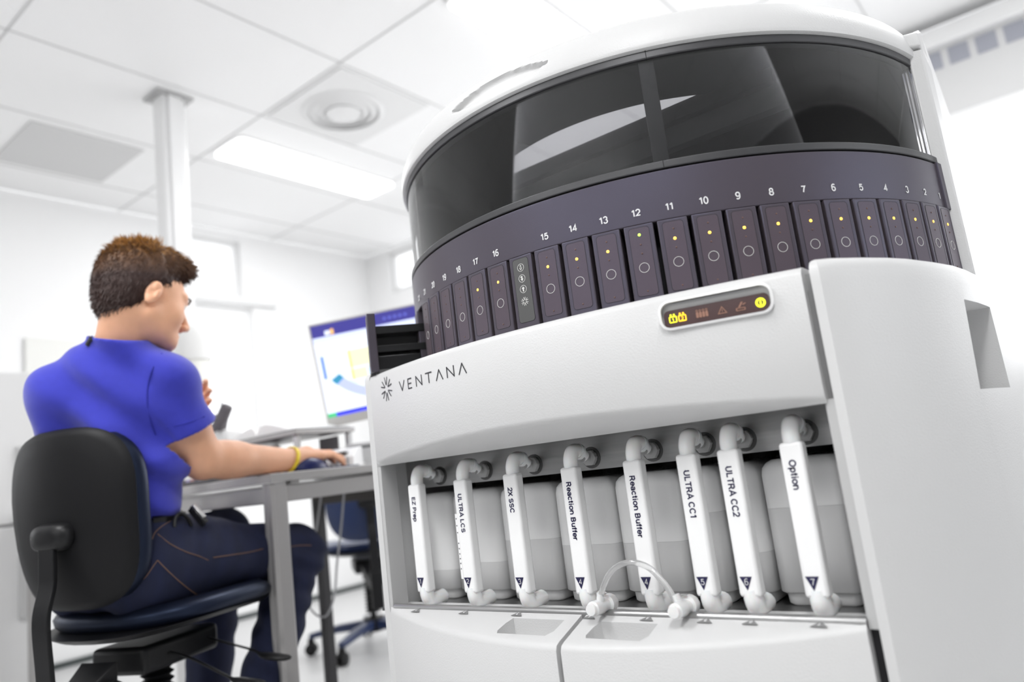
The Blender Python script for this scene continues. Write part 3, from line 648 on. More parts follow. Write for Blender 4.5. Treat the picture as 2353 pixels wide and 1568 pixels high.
# slide drawers
LEDY = mat('led yellow', (.9, .6, .1), .4, emit=(1, .46, .03), estr=4.0)
LEDG = mat('led green', (.5, .9, .1), .4, emit=(.35, .80, .05), estr=2.4)
LEDO = mat('led off', (.13, .07, .06), .4)
RINGW = mat('ring white', (.70, .70, .68), .5)
def slide_drawer(a, kind, ext=0.0, dep=.05):
    r = math.radians(a); X = Vector((math.cos(r), math.sin(r), 0)); O = Vector((math.sin(r), -math.cos(r), 0)); Z = Vector((0, 0, 1))
    M = frame(cyl(.5545+ext, a, 0), X, Z, O)      # local x right, y up, z outward
    g = G(); hw = .0213; z0, z1 = .2015, .3155
    g.add([M @ Vector(v) for v in ((-hw, z0, 0), (hw, z0, 0), (hw, z1, 0), (-hw, z1, 0), (-hw*.9, z0, -dep), (hw*.9, z0, -dep), (hw*.9, z1, -dep), (-hw*.9, z1, -dep))], [(0, 1, 2, 3), (4, 7, 6, 5), (0, 4, 5, 1), (1, 5, 6, 2), (2, 6, 7, 3), (3, 7, 4, 0)])
    d = part('slide_drawer', g, DARK, inst, bevel=.0018, seg=3)
    cy = .2605
    F = M @ Matrix.Translation((0, cy, .0000)); pw, ph = .0300, .1015
    g = G(); ring_poly(g, rrect(pw, ph, .005), rrect(pw-.0007, ph-.0007, .0047), F @ FLIPZ, .0004); part('plate_outline', g, GAP, d, smooth=0)
    part('face_plate', G().prism(rrect(pw-.0009, ph-.0009, .0046), .0003, F), DARKP if kind != 'ctl' else mat('control face plate', (.085, .085, .085), .42), d, smooth=0)
    T = lambda x, z: M @ Matrix.Translation((x, z, .0004))
    if kind == 'ctl':
        for i, zz in enumerate((.2965, .2790, .2620)):
            g = G(); ring_poly(g, circle(.0062, 28), circle(.0056, 28), T(0, zz) @ FLIPZ, .0004)
            up = 1 if i == 2 else -1
            ar = [(-.0011, -.0038*up), (.0011, -.0038*up), (.0011, .0005*up), (.0028, .0005*up), (0, .0042*up), (-.0028, .0005*up), (-.0011, .0005*up)]
            if i == 0:
                ar2 = [(x*.55, y*.7) for x, y in ar]; ring_poly(g, ar, ar2, T(0, zz) @ FLIPZ, .0004)
            elif i == 1:
                g.prism(ar, .0004, T(0, zz))
                g.prism([(-.0032, .002), (-.0014, .0038), (-.0014, .0026), (-.0024, .0016)], .0004, T(0, zz))
            else: g.prism(ar, .0004, T(0, zz))
            part('push_button', g, RINGW, d, smooth=0)
        part('logo_burst', burst(.0070, .0008, T(0, .2425), G()), RINGW, d, smooth=0)
        return d
    for i, zz in enumerate((.3001, .2855, .2722, .2166)):
        m_ = LEDO; rr_ = .0013
        if kind == 'y' and i == 1: m_ = LEDY; rr_ = .0021
        if kind == 'g' and i == 0: m_ = LEDG; rr_ = .0021
        part('status_light', G().lathe([(rr_, 0), (rr_, .0003), (rr_*.6, .0007), (0.0002, .0008)], T(0, zz).to_translation(), 14, axis=O), m_, d, label='glowing lamp' if m_ is not LEDO else None)
    g = G(); ring_poly(g, circle(.0073, 32), circle(.0067, 32), T(0, .2510) @ FLIPZ, .0004); part('button_ring', g, RINGW, d, smooth=0)
    return d
for k in range(24):
    a = slot_angle(k)
    if k == 22: continue
    kind = 'ctl' if k == 15 else ('g' if k == 11 else ('y' if k <= 17 else 'o'))
    slide_drawer(a, kind)
# one drawer slid out to the left
d = slide_drawer(-38.2, 'o', .098, .016); d['label'] = 'slide drawer pulled out at the left side'
r = math.radians(-38.2); X = Vector((math.cos(r), math.sin(r), 0)); O = Vector((math.sin(r), -math.cos(r), 0)); M = frame(cyl(.55, -38.2, 0), X, (0, 0, 1), O)
def lb(a, b):
    g = G().span(a, b); g.v = [tuple(M @ Vector(v)) for v in g.v]; return g
part('drawer_rail', lb((-.018, .275, -.03), (.016, .290, .090)), BLACKP, d, bevel=.001)
part('drawer_rail', lb((-.018, .239, -.03), (.016, .252, .090)), BLACKP, d, bevel=.001)
part('slide_tray', lb((-.019, .206, -.05), (.013, .232, .090)), mat('tray black gloss', (.012, .012, .013), .18), d, bevel=.001)
part('drawer_back', lb((-.012, .21, -.05), (-.008, .286, .090)), mat('tray black gloss', (.012, .012, .013), .18), d, bevel=.001)
part('latch_block', lb((-.016, .198, .060), (.012, .226, .092)), mat('latch grey', (.10, .10, .10), .4), d, bevel=.001)
# containers standing on the bay shelf
clabels = ['leftmost of the milky white fluid containers behind the gauges, liquid near its bottom', 'milky fluid container behind the gauge lettered ULTRA LCS', 'milky fluid container behind the gauge lettered 2X SSC',
           'milky fluid container behind the left gauge lettered Reaction Buffer', 'milky fluid container behind the right gauge lettered Reaction Buffer', 'narrow milky fluid container behind the gauge lettered ULTRA CC1',
           'narrow milky fluid container behind the gauge lettered ULTRA CC2', 'rightmost milky fluid container, behind the gauge lettered Option']
def rbox(g, x0, x1, y0, y1, zs, r, n=4):
    rings = []
    for (ins, z) in zs:
        w_, d_ = x1-x0-2*ins, y1-y0-2*ins
        rings.append([Vector(((x0+x1)/2+p[0], (y0+y1)/2+p[1], z)) for p in rrect(w_, d_, max(.002, r-ins*.5), n)])
    return g.loft(rings)
for i, (gx, txt, num, xr, xl, lev) in enumerate(GAUGES):
    xl += .0025; xr -= .0025; y0, y1 = 1.034, 1.42
    t = thing('fluid_container', clabels[i], 'container', ((xl+xr)/2, (y0+y1)/2, -.2395), 0, 'fluid containers in the instrument bay')
    zt = -.040
    body = part('container_body', rbox(G(), xl, xr, y0, y1, [(0, lev), (0, zt-.02), (.002, zt-.010), (.007, zt-.004), (.014, zt), (.05 if xr-xl > .11 else .02, zt+.001)], .016), CARBOY, t, smooth=60)
    part('liquid_part', rbox(G(), xl, xr, y0, y1, [(.004, -.2215), (0, -.2185), (0, lev-.0002)], .016), LIQ, t, smooth=60, label='lower part darkened by the liquid inside')
    part('foot', rbox(G(), xl+.006, xr-.006, y0+.006, y1-.006, [(.006, -.2395), (.001, -.235), (0, -.2217)], .014), LIQ, t, smooth=60)
    part('cap', G().lathe([(.020, zt), (.020, zt+.014), (.017, zt+.016)], ((xl+xr)/2, y0+.12, 0), 20), mat('cap dark', (.05, .05, .05), .5), t)
# ------------------------------------------------------------------ desk with things on it
DKX, DKY, DKZ = -1.606, 1.062, .047
desk = thing('desk', 'grey metal framed work table with a pale top where the person sits', 'table', (-2.35, 1.3, FZ))
part('table_top', G().span((-3.3, DKY, DKZ-.021), (DKX, 1.58, DKZ)), mat('table top laminate', (.70, .69, .68), .3), desk, bevel=.003)
part('edge_strip', G().span((-3.3, DKY-.0025, DKZ-.0215), (DKX+.001, DKY+.001, DKZ-.001)), ALU, desk, bevel=.001)
part('edge_strip', G().span((DKX-.001, DKY-.002, DKZ-.0215), (DKX+.0025, 1.58, DKZ-.001)), ALU, desk, bevel=.001)
part('rail', G().span((-3.2, DKY+.012, -.026), (DKX-.05, DKY+.037, .0175)), ALU, desk, bevel=.003)
part('rail', G().span((DKX-.037, DKY+.05, -.026), (DKX-.012, 1.55, .0175)), ALU, desk, bevel=.003)
part('rail', G().span((-3.2, 1.53, -.026), (DKX-.05, 1.555, .0175)), ALU, desk, bevel=.003)
for (x, y) in ((DKX-.0265, DKY+.0265), (-3.2, DKY+.0265), (DKX-.0265, 1.545), (-3.2, 1.545)):
    g = G(); pl = [(-.024, -.016), (-.016, -.024), (-.005, -.024), (-.003, -.0225), (.003, -.0225), (.005, -.024), (.016, -.024), (.024, -.016), (.024, .016), (.016, .024), (-.016, .024), (-.024, .016)]
    g.prism(pl, .0235-FZ, Matrix.Translation((x, y, FZ))); part('leg', g, ALU, desk, bevel=.001)
part('clamp', G().span((DKX-.03, DKY+.06, .0178), (DKX-.004, DKY+.085, .0255)), ALU, desk, bevel=.001)

# monitor
TL, TR_, BL = at(712, 752, 2.36), at(953, 702, 2.40), at(714, 971, 2.33)
ux = (TR_-TL).normalized(); uy = (TL-BL); Wm = (TR_-TL).length; uy = (uy-ux*uy.dot(ux)); Hm = uy.length; uy.normalize(); uz = ux.cross(uy)
MM = frame((TL+TR_)/2-uy*Hm/2, ux, uy, uz)
mon = thing('monitor', 'flat monitor showing a blue and white program window', 'monitor', (MM.translation.x-.05, MM.translation.y+.08, DKZ))
BEZ = mat('bezel silver', (.50, .49, .47), .4)
def mb(x0, x1, y0, y1, z0, z1):
    g = G().span((x0, y0, z0), (x1, y1, z1)); g.v = [tuple(MM @ Vector(v)) for v in g.v]; return g
hw, hh = Wm/2, Hm/2
part('casing', mb(-hw-.006, hw+.006, -hh-.030, hh+.006, -.035, -.0015), BEZ, mon, bevel=.004)
g = G()
for (a, b, c, d_) in ((-hw-.006, hw+.006, hh, hh+.006), (-hw-.006, hw+.006, -hh-.030, -hh), (-hw-.006, -hw, -hh, hh), (hw, hw+.006, -hh, hh)):
    q = mb(a, b, c, d_, -.002, .002); g.add(q.v, q.f)
part('bezel', g, BEZ, mon, bevel=.0008)
def scr(name, col, x0, x1, y0, y1, z=.0004, st=1.0, parent=None):    # u,v in 0..1 from the lower left
    X0, X1, Y0, Y1 = -hw+x0*Wm, -hw+x1*Wm, -hh+y0*Hm, -hh+y1*Hm
    return part(name, mb(X0, X1, Y0, Y1, -.0012 if z <= .0004 else .0002, z), mat('screen %s' % name + '%.2f%.2f%.2f' % col, (.02, .02, .02), .3, emit=col, estr=st), parent or mon, smooth=0)
page = scr('screen', (.80, .86, 1.0), 0, 1, 0, 1, .0003)
scr('title_bar', (.035, .03, .24), 0, 1, .865, 1, .0006, parent=page)
scr('menu_band', (.62, .68, .95), 0, 1, .80, .865, .0005, parent=page)
scr('task_bar', (.03, .04, .85), 0, 1, 0, .045, .0006, parent=page)
scr('start_button', (.05, .5, .2), 0, .08, 0, .045, .0008, parent=page)
scr('program_icon', (.7, .75, .9), .12, .17, .875, .925, .0009, parent=page); scr('program_icon', (.9, .5, .15), .175, .205, .875, .935, .0009, parent=page)
for k in range(5): scr('tool_button', (.12, .14, .6), .68+k*.05, .705+k*.05, .915, .94, .0009, parent=page)
scr('side_list', (.10, .22, .80), .035, .065, .41, .66, .0007, parent=page)
scr('chart_panel', (.66, .78, 1.0), .265, .56, .30, .70, .0005, parent=page)
scr('yellow_table', (.88, .90, .50), .29, .54, .345, .67, .0007, parent=page); scr('yellow_stripe', (.75, .80, .12), .29, .31, .345, .67, .0009, parent=page)
scr('table_line', (.60, .80, .85), .29, .54, .46, .48, .0009, parent=page); scr('blue_cell', (.55, .70, 1.0), .44, .52, .36, .45, .0009, parent=page)
g = G(); arcp = []
for k in range(25):
    a = math.radians(212+56*k/24); arcp.append((.62+.62*math.cos(a), .72+.62*math.sin(a)))
inn = [(.62+.52*(x-.62)/.62, .72+.52*(y-.72)/.62) for x, y in arcp]
pl = [(-hw+x*Wm, -hh+y*Hm) for x, y in arcp]+[(-hw+x*Wm, -hh+y*Hm) for x, y in inn[::-1]]
part('slide_ring', G().prism(pl, .0004, MM @ Matrix.Translation((0, 0, .0003))), mat('screen ring', (.02, .02, .02), .3, emit=(.45, .50, .92), estr=1), page, smooth=0)
pl = [(-hw+x*Wm, -hh+y*Hm) for x, y in arcp[:4]]+[(-hw+x*Wm, -hh+y*Hm) for x, y in inn[:4][::-1]]
part('ring_marker', G().prism(pl, .0004, MM @ Matrix.Translation((0, 0, .0006))), mat('screen marker', (.02, .02, .02), .3, emit=(.03, .25, .42), estr=1), page, smooth=0)
q = MM @ Vector((0, -.02, -.04))
part('neck', G().tube([q, q+Vector((-.03, .08, -.03)), Vector((q.x-.04, q.y+.15, DKZ+.01))], [.022, .022, .026], 12), BEZ, mon)
part('foot_plate', G().prism(rrect(.20, .13, .03), .012, Matrix.Translation((q.x-.04, q.y+.16, DKZ))), BEZ, mon, bevel=.002)
# small white desk phone and the white box behind it
def on_desk(px, py, z):            # point of the plane at height z seen at a pixel
    r = ray(px, py); return r*(z/r.z)
p0 = Vector((-1.80, 1.36, DKZ))
p0 = at(790, 1072, 2.12); p0.z = DKZ
ph = thing('desk_phone', 'small white keypad device at the desk edge beside the instrument', 'phone', p0, 30)
R30 = Matrix.Rotation(math.radians(30), 4, 'Z')
def lbox(base, R, a, b):
    g = G().span(a, b); g.v = [tuple(Matrix.Translation(base) @ R @ Vector(v)) for v in g.v]; return g
pb = G(); pb.loft([[Matrix.Translation(p0) @ R30 @ Vector((x, y, z)) for y, z in ((-.03, 0), (-.026, .030), (.01, .056), (.05, .058), (.055, 0))] for x in (-.042, .042)])
part('housing', pb, WHITE2, ph, bevel=.003)
Rt = R30 @ Matrix.Rotation(math.radians(-8), 4, 'X')
part('display', lbox(p0, R30, (-.020, -.0295, .0395), (.020, -.006, .0455)), mat('lcd grey', (.12, .13, .13), .3), ph, smooth=0)
for i in range(4):
    for j in range(3): part('key', lbox(p0, R30, (-.030+i*.0165, -.0312+j*.0015, .004+j*.009), (-.021+i*.0165, -.024, .009+j*.009)), mat('key grey', (.35, .36, .38), .5), ph, smooth=0)
p1 = at(835, 1058, 2.22); p1.z = DKZ
bx = thing('white_device', 'pale boxy device with a dark top slot behind the small keypad device', 'device', p1, 30)
part('housing', lbox(p1, R30, (-.055, 0, 0), (.08, .07, .072)), mat('pale grey plastic', (.55, .55, .55), .4), bx, bevel=.004)
part('slot', lbox(p1, R30, (-.045, -.002, .055), (.07, .002, .062)), mat('lcd grey', (.12, .13, .13), .3), bx, smooth=0)
p2 = at(765, 1045, 2.32); p2.z = DKZ
bx = thing('paper_tray', 'white flat box under the monitor', 'box', p2, 30)
part('box_body', lbox(p2, R30, (-.10, 0, 0), (.06, .06, .055)), WHITE2, bx, bevel=.004)
part('box_lid', lbox(p2, R30, (-.104, -.004, .055), (.064, .064, .066)), WHITE2, bx, bevel=.003)
# riser with open book, things underneath
rz0 = .172
r0 = on_desk(505, 992, .172); 
ris = thing('desk_riser', 'grey low shelf standing on the desk behind the arm', 'shelf', (-2.0, 1.39, DKZ))
part('shelf_board', G().span((-2.22, 1.28, rz0-.014), (-1.80, 1.50, rz0)), ALU, ris, bevel=.002)
for x in (-2.20, -1.815):
    for y in (1.295, 1.485): part('riser_leg', G().span((x-.008, y-.008, DKZ), (x+.008, y+.008, rz0-.0135)), mat('riser pale', (.6, .6, .6), .4), ris, bevel=.002)
bk = thing('open_book', 'open book with white pages lying on the low shelf', 'book', (-2.02, 1.39, rz0))
for sg, w_ in ((-1, .17), (1, .20)):
    g = G(); n = 14; rings = []
    for y in (1.295, 1.485):
        top = [Vector((-2.02+sg*w_*k/n, y, rz0+.004+.030*math.sin(math.pi*min(1, (k/n)*1.15)**.55)*(1-.25*k/n)+.003)) for k in range(n+1)]
        bot = [Vector((-2.02+sg*w_*k/n, y, rz0+.003)) for k in range(n, -1, -1)]
        rings.append(top+bot)
    g.loft(rings); part('page_block', g, mat('paper', (.85, .85, .84), .8), bk, smooth=40)
part('cover', G().span((-2.205, 1.288, rz0), (-1.812, 1.492, rz0+.003)), mat('cover black', (.02, .02, .025), .5), bk)
bag = thing('black_bag', 'crumpled black cloth bag with pale lettering under the low shelf', 'bag', (-2.2, 1.42, DKZ))
def blob(c, r, seed, amp=.2, n=28, m=18, zmin=None):
    rs = np.random.RandomState(seed); ph_ = rs.rand(8)*6; rings = []
    for j in range(m+1):
        v = math.pi*j/m-math.pi/2; ring = []
        for k in range(n):
            u = 2*math.pi*k/n; s = 1+amp*(math.sin(3*u+ph_[0])*math.cos(2*v+ph_[1])+.6*math.sin(5*u+4*v+ph_[2])+.4*math.sin(9*u-3*v+ph_[3]))*math.cos(v)
            z = c[2]+r[2]*math.sin(v)*s
            if zmin is not None: z = max(z, zmin)
            ring.append(Vector((c[0]+r[0]*math.cos(u)*math.cos(v)*s, c[1]+r[1]*math.sin(u)*math.cos(v)*s, z)))
        rings.append(ring)
    return G().loft(rings)
part('cloth', blob((-2.09, 1.385, DKZ+.050), (.095, .06, .052), 3, .12, zmin=DKZ), BLACKP, bag, smooth=60)
put_text('lettering', 'ceoo', .020, frame((-2.06, 1.322, DKZ+.065), (1, .05, 0), (0, 0, 1), (.05, -1, 0)), PRINTW, bag)
cl = thing('blue_cloth', 'folded navy blue cloth on the desk behind the wrist', 'cloth', (-1.93, 1.36, DKZ))
part('cloth', blob((-1.915, 1.36, DKZ+.034), (.075, .05, .042), 5, .10, zmin=DKZ), mat('navy cloth', (.012, .03, .13), .8), cl, smooth=60)
pp = thing('grey_sheet', 'grey curled sheet under the low shelf beside the blue cloth', 'paper', (-1.98, 1.5, DKZ))
g = G(); g.loft([[Vector((x, 1.455+.02*math.sin(9*x), z)) for x in np.linspace(-1.95, -1.85, 12)]+[Vector((x, 1.458+.02*math.sin(9*x), z)) for x in np.linspace(-1.85, -1.95, 12)] for z in (DKZ, DKZ+.105)])
part('sheet', g, mat('sheet grey', (.45, .45, .45), .7), pp)
# keyboard
kb = thing('keyboard', 'dark keyboard with pale printed keys in front of the person', 'keyboard', (-2.02, 1.2, DKZ))
part('tray', G().span((-2.26, 1.10, DKZ), (-1.81, 1.25, DKZ+.014)), mat('keyboard body', (.04, .035, .04), .4), kb, bevel=.003)
KC = [mat('key cap lilac', (.42, .38, .60), .5), mat('key cap rose', (.45, .25, .25), .5), mat('key cap dark', (.06, .05, .08), .5)]
for r_ in range(5):
    for c_ in range(18):
        x = -2.25+c_*.0242; y = 1.108+r_*.027
        part('key', G().span((x, y, DKZ+.0135), (x+.020, y+.022, DKZ+.021+.001*r_)), KC[(c_*7+r_*3) % 3], kb, smooth=0)
# mouse on a dark pad (under the hand)
MO = at(712, 1074, 1.945); MO.z = DKZ
solo('mouse_pad', G().prism(rrect(.19, .17, .012), .003, Matrix.Translation((MO.x-.06, MO.y+.06, DKZ))), mat('pad navy', (.01, .015, .06), .8), 'dark blue mouse pad under the hand', 'mouse pad')
mo = thing('computer_mouse', 'dark blue computer mouse under the right hand', 'mouse', (MO.x, MO.y, DKZ+.003))
f_ = (az(-2)); 
prof = []
g = G()
for k in range(13):
    t = k/12; w_ = .029*math.sin(math.pi*min(.97, max(.06, t)))**.35; h_ = .034*math.sin(math.pi*(.12+.80*t))**.8
    c_ = Vector((MO.x, MO.y, DKZ+.0032))+f_*(-.05+.10*t); s_ = Vector((f_.y, -f_.x, 0))
    prof.append([c_+s_*w_*math.cos(a)+Vector((0, 0, h_*max(0, math.sin(a)))) for a in np.linspace(-.001, math.pi+.001, 14)])
g.loft(prof); part('shell', g, mat('mouse navy', (.01, .015, .09), .3), mo, smooth=60)
part('wheel', G().lathe([(.009, -.003), (.009, .003)], Vector((MO.x, MO.y, DKZ+.030))+f_*.028, 16, axis=(f_.y, -f_.x, 0)), BLACKP, mo)
cb = spline([Vector((MO.x, MO.y, DKZ+.012))+f_*.05, (MO.x-.02, MO.y+.12, DKZ+.008), (-1.75, 1.50, DKZ+.010), (-1.70, 1.62, DKZ+.05), (-1.66, 1.70, DKZ+.005)], 8)
part('cable', G().tube(cb, .0022, 8), mat('cable pale', (.75, .75, .75), .4), mo)
# microscope: only its eyepieces and head show beside the raised hand
mz = at(516, 948, 2.60)
ms = thing('microscope', 'microscope with a dark grey eyepiece behind the raised hand', 'microscope', (mz.x-.01, mz.y+.03, DKZ))
MG = mat('microscope dark', (.10, .09, .10), .45)
MW = mat('microscope white', (.72, .72, .72), .4)
base = Vector((mz.x-.01, mz.y+.03, DKZ))
part('base', G().prism(rrect(.16, .20, .03), .04, Matrix.Translation(base)), MW, ms, bevel=.006)
part('arm', G().tube(spline([base+Vector((-.03, .03, .04)), base+Vector((-.05, .03, .10)), base+Vector((-.06, -.02, .15))], 6), .02, 14), MW, ms)
part('stage', G().box(base+Vector((0, -.02, .11)), (.13, .11, .012)), MG, ms, bevel=.002)
part('eyepiece', G().tube([mz+Vector((-.030, -.02, -.055)), mz+Vector((-.01, -.005, -.02)), mz+Vector((.010, .005, .020)), mz+Vector((.013, .007, .027))], [.020, .023, .022, .014], 18), MG, ms)
part('eyepiece', G().tube([mz+Vector((-.085, .02, -.075)), mz+Vector((-.07, .03, .0))], [.026, .026], 18), MG, ms)
part('binocular_head', G().box(mz+Vector((-.05, .03, -.085)), (.11, .07, .05)), MW, ms, bevel=.012)
hs = spline([at(478, 915, 2.55), at(488, 900, 2.57), at(500, 905, 2.58), at(508, 925, 2.59), at(508, 945, 2.60)], 6)
part('eye_guard_wire', G().tube(hs, .003, 8), BLACKP, ms)
# tall white domed canister
dz = at(443, 800, 2.88)
dm = thing('domed_canister', 'tall white canister with a domed lid behind the head', 'canister', (dz.x, dz.y, DKZ))
part('body', G().lathe([(.045, DKZ), (.048, DKZ+.30), (.061, dz.z-.085), (.061, dz.z-.055)], (dz.x, dz.y, 0), 32), mat('canister cream', (.80, .80, .76), .5), dm)
part('dome_lid', G().lathe([(.068, dz.z-.055), (.069, dz.z+.022), (.063, dz.z+.055), (.046, dz.z+.080), (.02, dz.z+.092), (.001, dz.z+.095)], (dz.x, dz.y, 0), 32), mat('canister grey white', (.72, .72, .71), .5), dm)
# thin cable hanging below the desk
pts = [at(790, 1135, 2.2), at(785, 1200, 2.2), at(775, 1290, 2.2), at(768, 1370, 2.2), at(750, 1415, 2.2), at(725, 1412, 2.2), at(706, 1380, 2.2), at(712, 1330, 2.25), at(740, 1120, 2.3)]
solo('hanging_cable', G().tube(spline(pts, 8), .0032, 8), mat('cable grey clear', (.60, .60, .62), .2, trans=.3), 'thin grey cable looping down below the desk top', 'cable')

# dark second table frame behind
def fl(px, py):                    # point of the floor seen at a pixel
    r = ray(px, py); return r*(FZ/r.z)
L0 = at(742, 1300, 2.62)
t2 = thing('side_table', 'black framed side table directly behind the desk, carrying the monitor', 'table', (-1.93, 1.76, FZ))
BK = mat('table black', (.018, .017, .020), .45)
TX0, TX1, TY0, TY1 = -2.275, -1.46, 1.60, 1.93
for (x, y) in ((TX0+.02, TY0+.08), (TX1-.03, TY0+.08), (TX1-.03, TY1-.03)): part('leg', G().span((x-.016, y-.018, FZ), (x+.016, y+.017, -.045)), BK, t2, bevel=.002)
part('rail', G().span((TX0, TY0+.065, -.062), (TX1, TY0+.095, -.030)), mat('rail brown black', (.05, .042, .038), .5), t2, bevel=.002)
part('rail', G().span((TX0, TY1-.045, -.062), (TX1, TY1-.015, -.030)), mat('rail brown black', (.05, .042, .038), .5), t2, bevel=.002)
part('support_block', G().span((TX0+.02, TY0+.07, -.030), (TX1-.02, TY1-.02, DKZ-.022)), BK, t2, bevel=.002)
part('table_top', G().span((TX0-.01, TY0-.005, DKZ-.021), (TX1+.005, TY1, DKZ)), mat('table top laminate', (.7, .69, .68), .3), t2, bevel=.002)
# white cabinet along the left wall
cab = thing('tall_cabinet', 'pale grey cabinet with a lower and an upper door, left edge of the view', 'cabinet', (-3.75, .9, FZ))
CW = mat('cabinet paint', (.70, .70, .70), .4)
part('body', G().span((-4.33, .30, FZ+.04), (-3.32, 1.13, .60)), CW, cab, bevel=.006)
part('plinth', G().span((-4.30, .33, FZ), (-3.37, 1.10, FZ+.04)), BLACKP, cab)
lo = part('door', G().span((-3.32, .305, FZ+.06), (-3.30, 1.125, -.005)), CW, cab, bevel=.004)
up = part('door', G().span((-3.32, .305, .005), (-3.30, 1.125, .595)), CW, cab, bevel=.004)
part('handle', G().span((-3.30, 1.06, -.35), (-3.28, 1.085, -.12)), mat('handle grey', (.5, .5, .5), .4), lo, bevel=.003)
part('handle', G().span((-3.30, 1.06, .10), (-3.28, 1.085, .30)), mat('handle grey', (.5, .5, .5), .4), up, bevel=.003)
solo('wall_board', G().span((LX+.001, 1.44, .35), (LX+.02, 2.1, .975)), mat('board pale', (.83, .83, .80), .6), 'faint pale board hung on the left wall behind the shoulder', 'board', bevel=.004)
# ------------------------------------------------------------------ office chairs
def shell_outline(t):             # backrest outline, t round 0..1, unit box, flatter at the bottom
    a = 2*math.pi*t; c, s = math.cos(a), math.sin(a)
    x = math.copysign(abs(c)**.62, c); y = math.copysign(abs(s)**.62, s)
    x *= 1-.10*(1-y)/2*1.0
    return x, y
def make_chair(label, loc, rz, seat_z, mats, back_top, back_c, back_h=.40, back_w=.43, group=None, detail=True):
    shellm, cushm = mats
    t = thing('office_chair', label, 'chair', (loc[0], loc[1], FZ), rz)
    W = Matrix.Translation((loc[0], loc[1], 0)) @ Matrix.Rotation(math.radians(rz), 4, 'Z')   # +y is the way the sitter faces
    def T(g): g.v = [tuple(W @ Vector(v)) for v in g.v]; return g
    # seat cushion: rounded slab, front edge rolled down, dished
    g = G(); rings = []; n = 48
    for (ins, dz) in ((.035, -.048), (.012, -.045), (0, -.034), (-.003, -.020), (.004, -.008), (.022, 0.002), (.06, .004), (.14, -.002), (.20, -.004)):
        ring = []
        for k in range(n):
            x, y = shell_outline(k/n); X = x*(.225-ins); Y = y*(.188-ins)+.012
            z = seat_z+dz+.020*(X/.23)**2-(.030 if Y > .1 else 0)*((Y-.1)/.12)**2*(1 if Y > .1 else 0)+(.018*((-Y-.08)/.14)**2 if Y < -.08 else 0)
            ring.append((X, Y, z))
        rings.append(ring)
    g.loft(rings); part('seat', T(g), cushm, t, smooth=60)
    # seat pan below
    g = G(); g.loft([[(shell_outline(k/n)[0]*(.20+s*.02), shell_outline(k/n)[1]*(.19+s*.02), seat_z-.052+s*.012+.020*(shell_outline(k/n)[0]*.9)**2) for k in range(n)] for s in (0, 1)])
    part('seat_pan', T(g), BLACKP, t)
    # backrest shell and cushion
    yb = back_c; lean = math.radians(8); bz = back_top-back_h/2
    def bpos(u, v, off):          # u,v in -1..1
        y = yb-off-.045*(1-u*u)+.02-.025*math.cos(v*1.4)+ -v*math.sin(lean)*back_h/2*.7
        return (u*back_w/2, y, bz+v*back_h/2)
    def pad(o0, o1, ins0, m, name, lab=None):
        g = G(); rings = []
        for (s, off) in ((.30, o0), (.72, o0), (.90, o0), (.97, o0*.85+o1*.15), (1.0, (o0+o1)/2), (.97, o0*.15+o1*.85), (.90, o1), (.6, o1), (.2, o1)):
            rings.append([bpos(shell_outline(k/n)[0]*(s-ins0), shell_outline(k/n)[1]*(s-ins0), off) for k in range(n)])
        g.loft(rings); return part(name, T(g), m, t, smooth=60, label=lab)
    pad(.0, -.042, .02, cushm, 'backrest_cushion'); pad(.022, -.002, 0, shellm, 'backrest')
    # bracket on the shell
    g = G(); rings = []
    c0 = Vector(bpos(0, -.16, .022))
    for (s, dy) in ((1.0, .008), (1.0, -.002), (.93, -.010), (.75, -.017), (.4, -.020)):
        rings.append([(c0.x+math.copysign(abs(math.cos(a))**.6, math.cos(a))*.050*s, c0.y+dy-.006, c0.z+math.copysign(abs(math.sin(a))**.8, math.sin(a))*(.026 if math.sin(a) > 0 else .030)*s) for a in np.linspace(0, 2*math.pi, 33)[:-1]])
    g.loft(rings); br = part('back_bracket', T(g), BLACKP, t, smooth=60)
    if detail:
        for sx in (-.032, .030): part('screw', T(G().lathe([(.005, 0), (.005, .003), (.003, .0035)], (c0.x+sx, c0.y-.020, c0.z), 14, axis=(0, -1, 0))), mat('screw steel', (.35, .35, .35), .3, metal=.9), br)
    sp = [(0, c0.y-.010, c0.z-.01), (0, c0.y-.010, c0.z-.07), (0, c0.y-.012, c0.z-.10), (0, c0.y-.026, c0.z-.16), (0, c0.y-.020, c0.z-.25), (0, c0.y-.014, seat_z-.14)]
    g = G(); pts = [Vector(p) for p in spline(sp, 6)]
    g.loft([[p+Vector((-.020, 0, 0)), p+Vector((.020, 0, 0)), p+Vector((.020, -.011, 0)), p+Vector((-.020, -.011, 0))] for p in pts])
    part('back_post', T(g), BLACKP, t, bevel=.002)
    yy = c0.y-.02
    part('post_socket', T(G().span((-.026, yy-.014, seat_z-.27), (.026, yy+.012, seat_z-.115))), BLACKP, t, bevel=.004)
    part('post_arm', T(G().loft([[(-.022, yy, seat_z-.20), (.022, yy, seat_z-.20), (.022, yy, seat_z-.165), (-.022, yy, seat_z-.165)], [(-.05, yy+.12, seat_z-.145), (.05, yy+.12, seat_z-.145), (.05, yy+.12, seat_z-.09), (-.05, yy+.12, seat_z-.09)]])), BLACKP, t, bevel=.004)
    part('mechanism', T(G().span((-.075, -.13, seat_z-.135), (.075, .10, seat_z-.076))), BLACKP, t, bevel=.012)
    part('tension_knob', T(G().lathe([(.030, -.02), (.034, -.012), (.034, .016), (.028, .022), (.012, .022), (.011, .016), (.003, .016)], (.060, -.20, seat_z-.155), 8, axis=(1, -.5, 0))), BLACKP, t, bevel=.002, smooth=20)
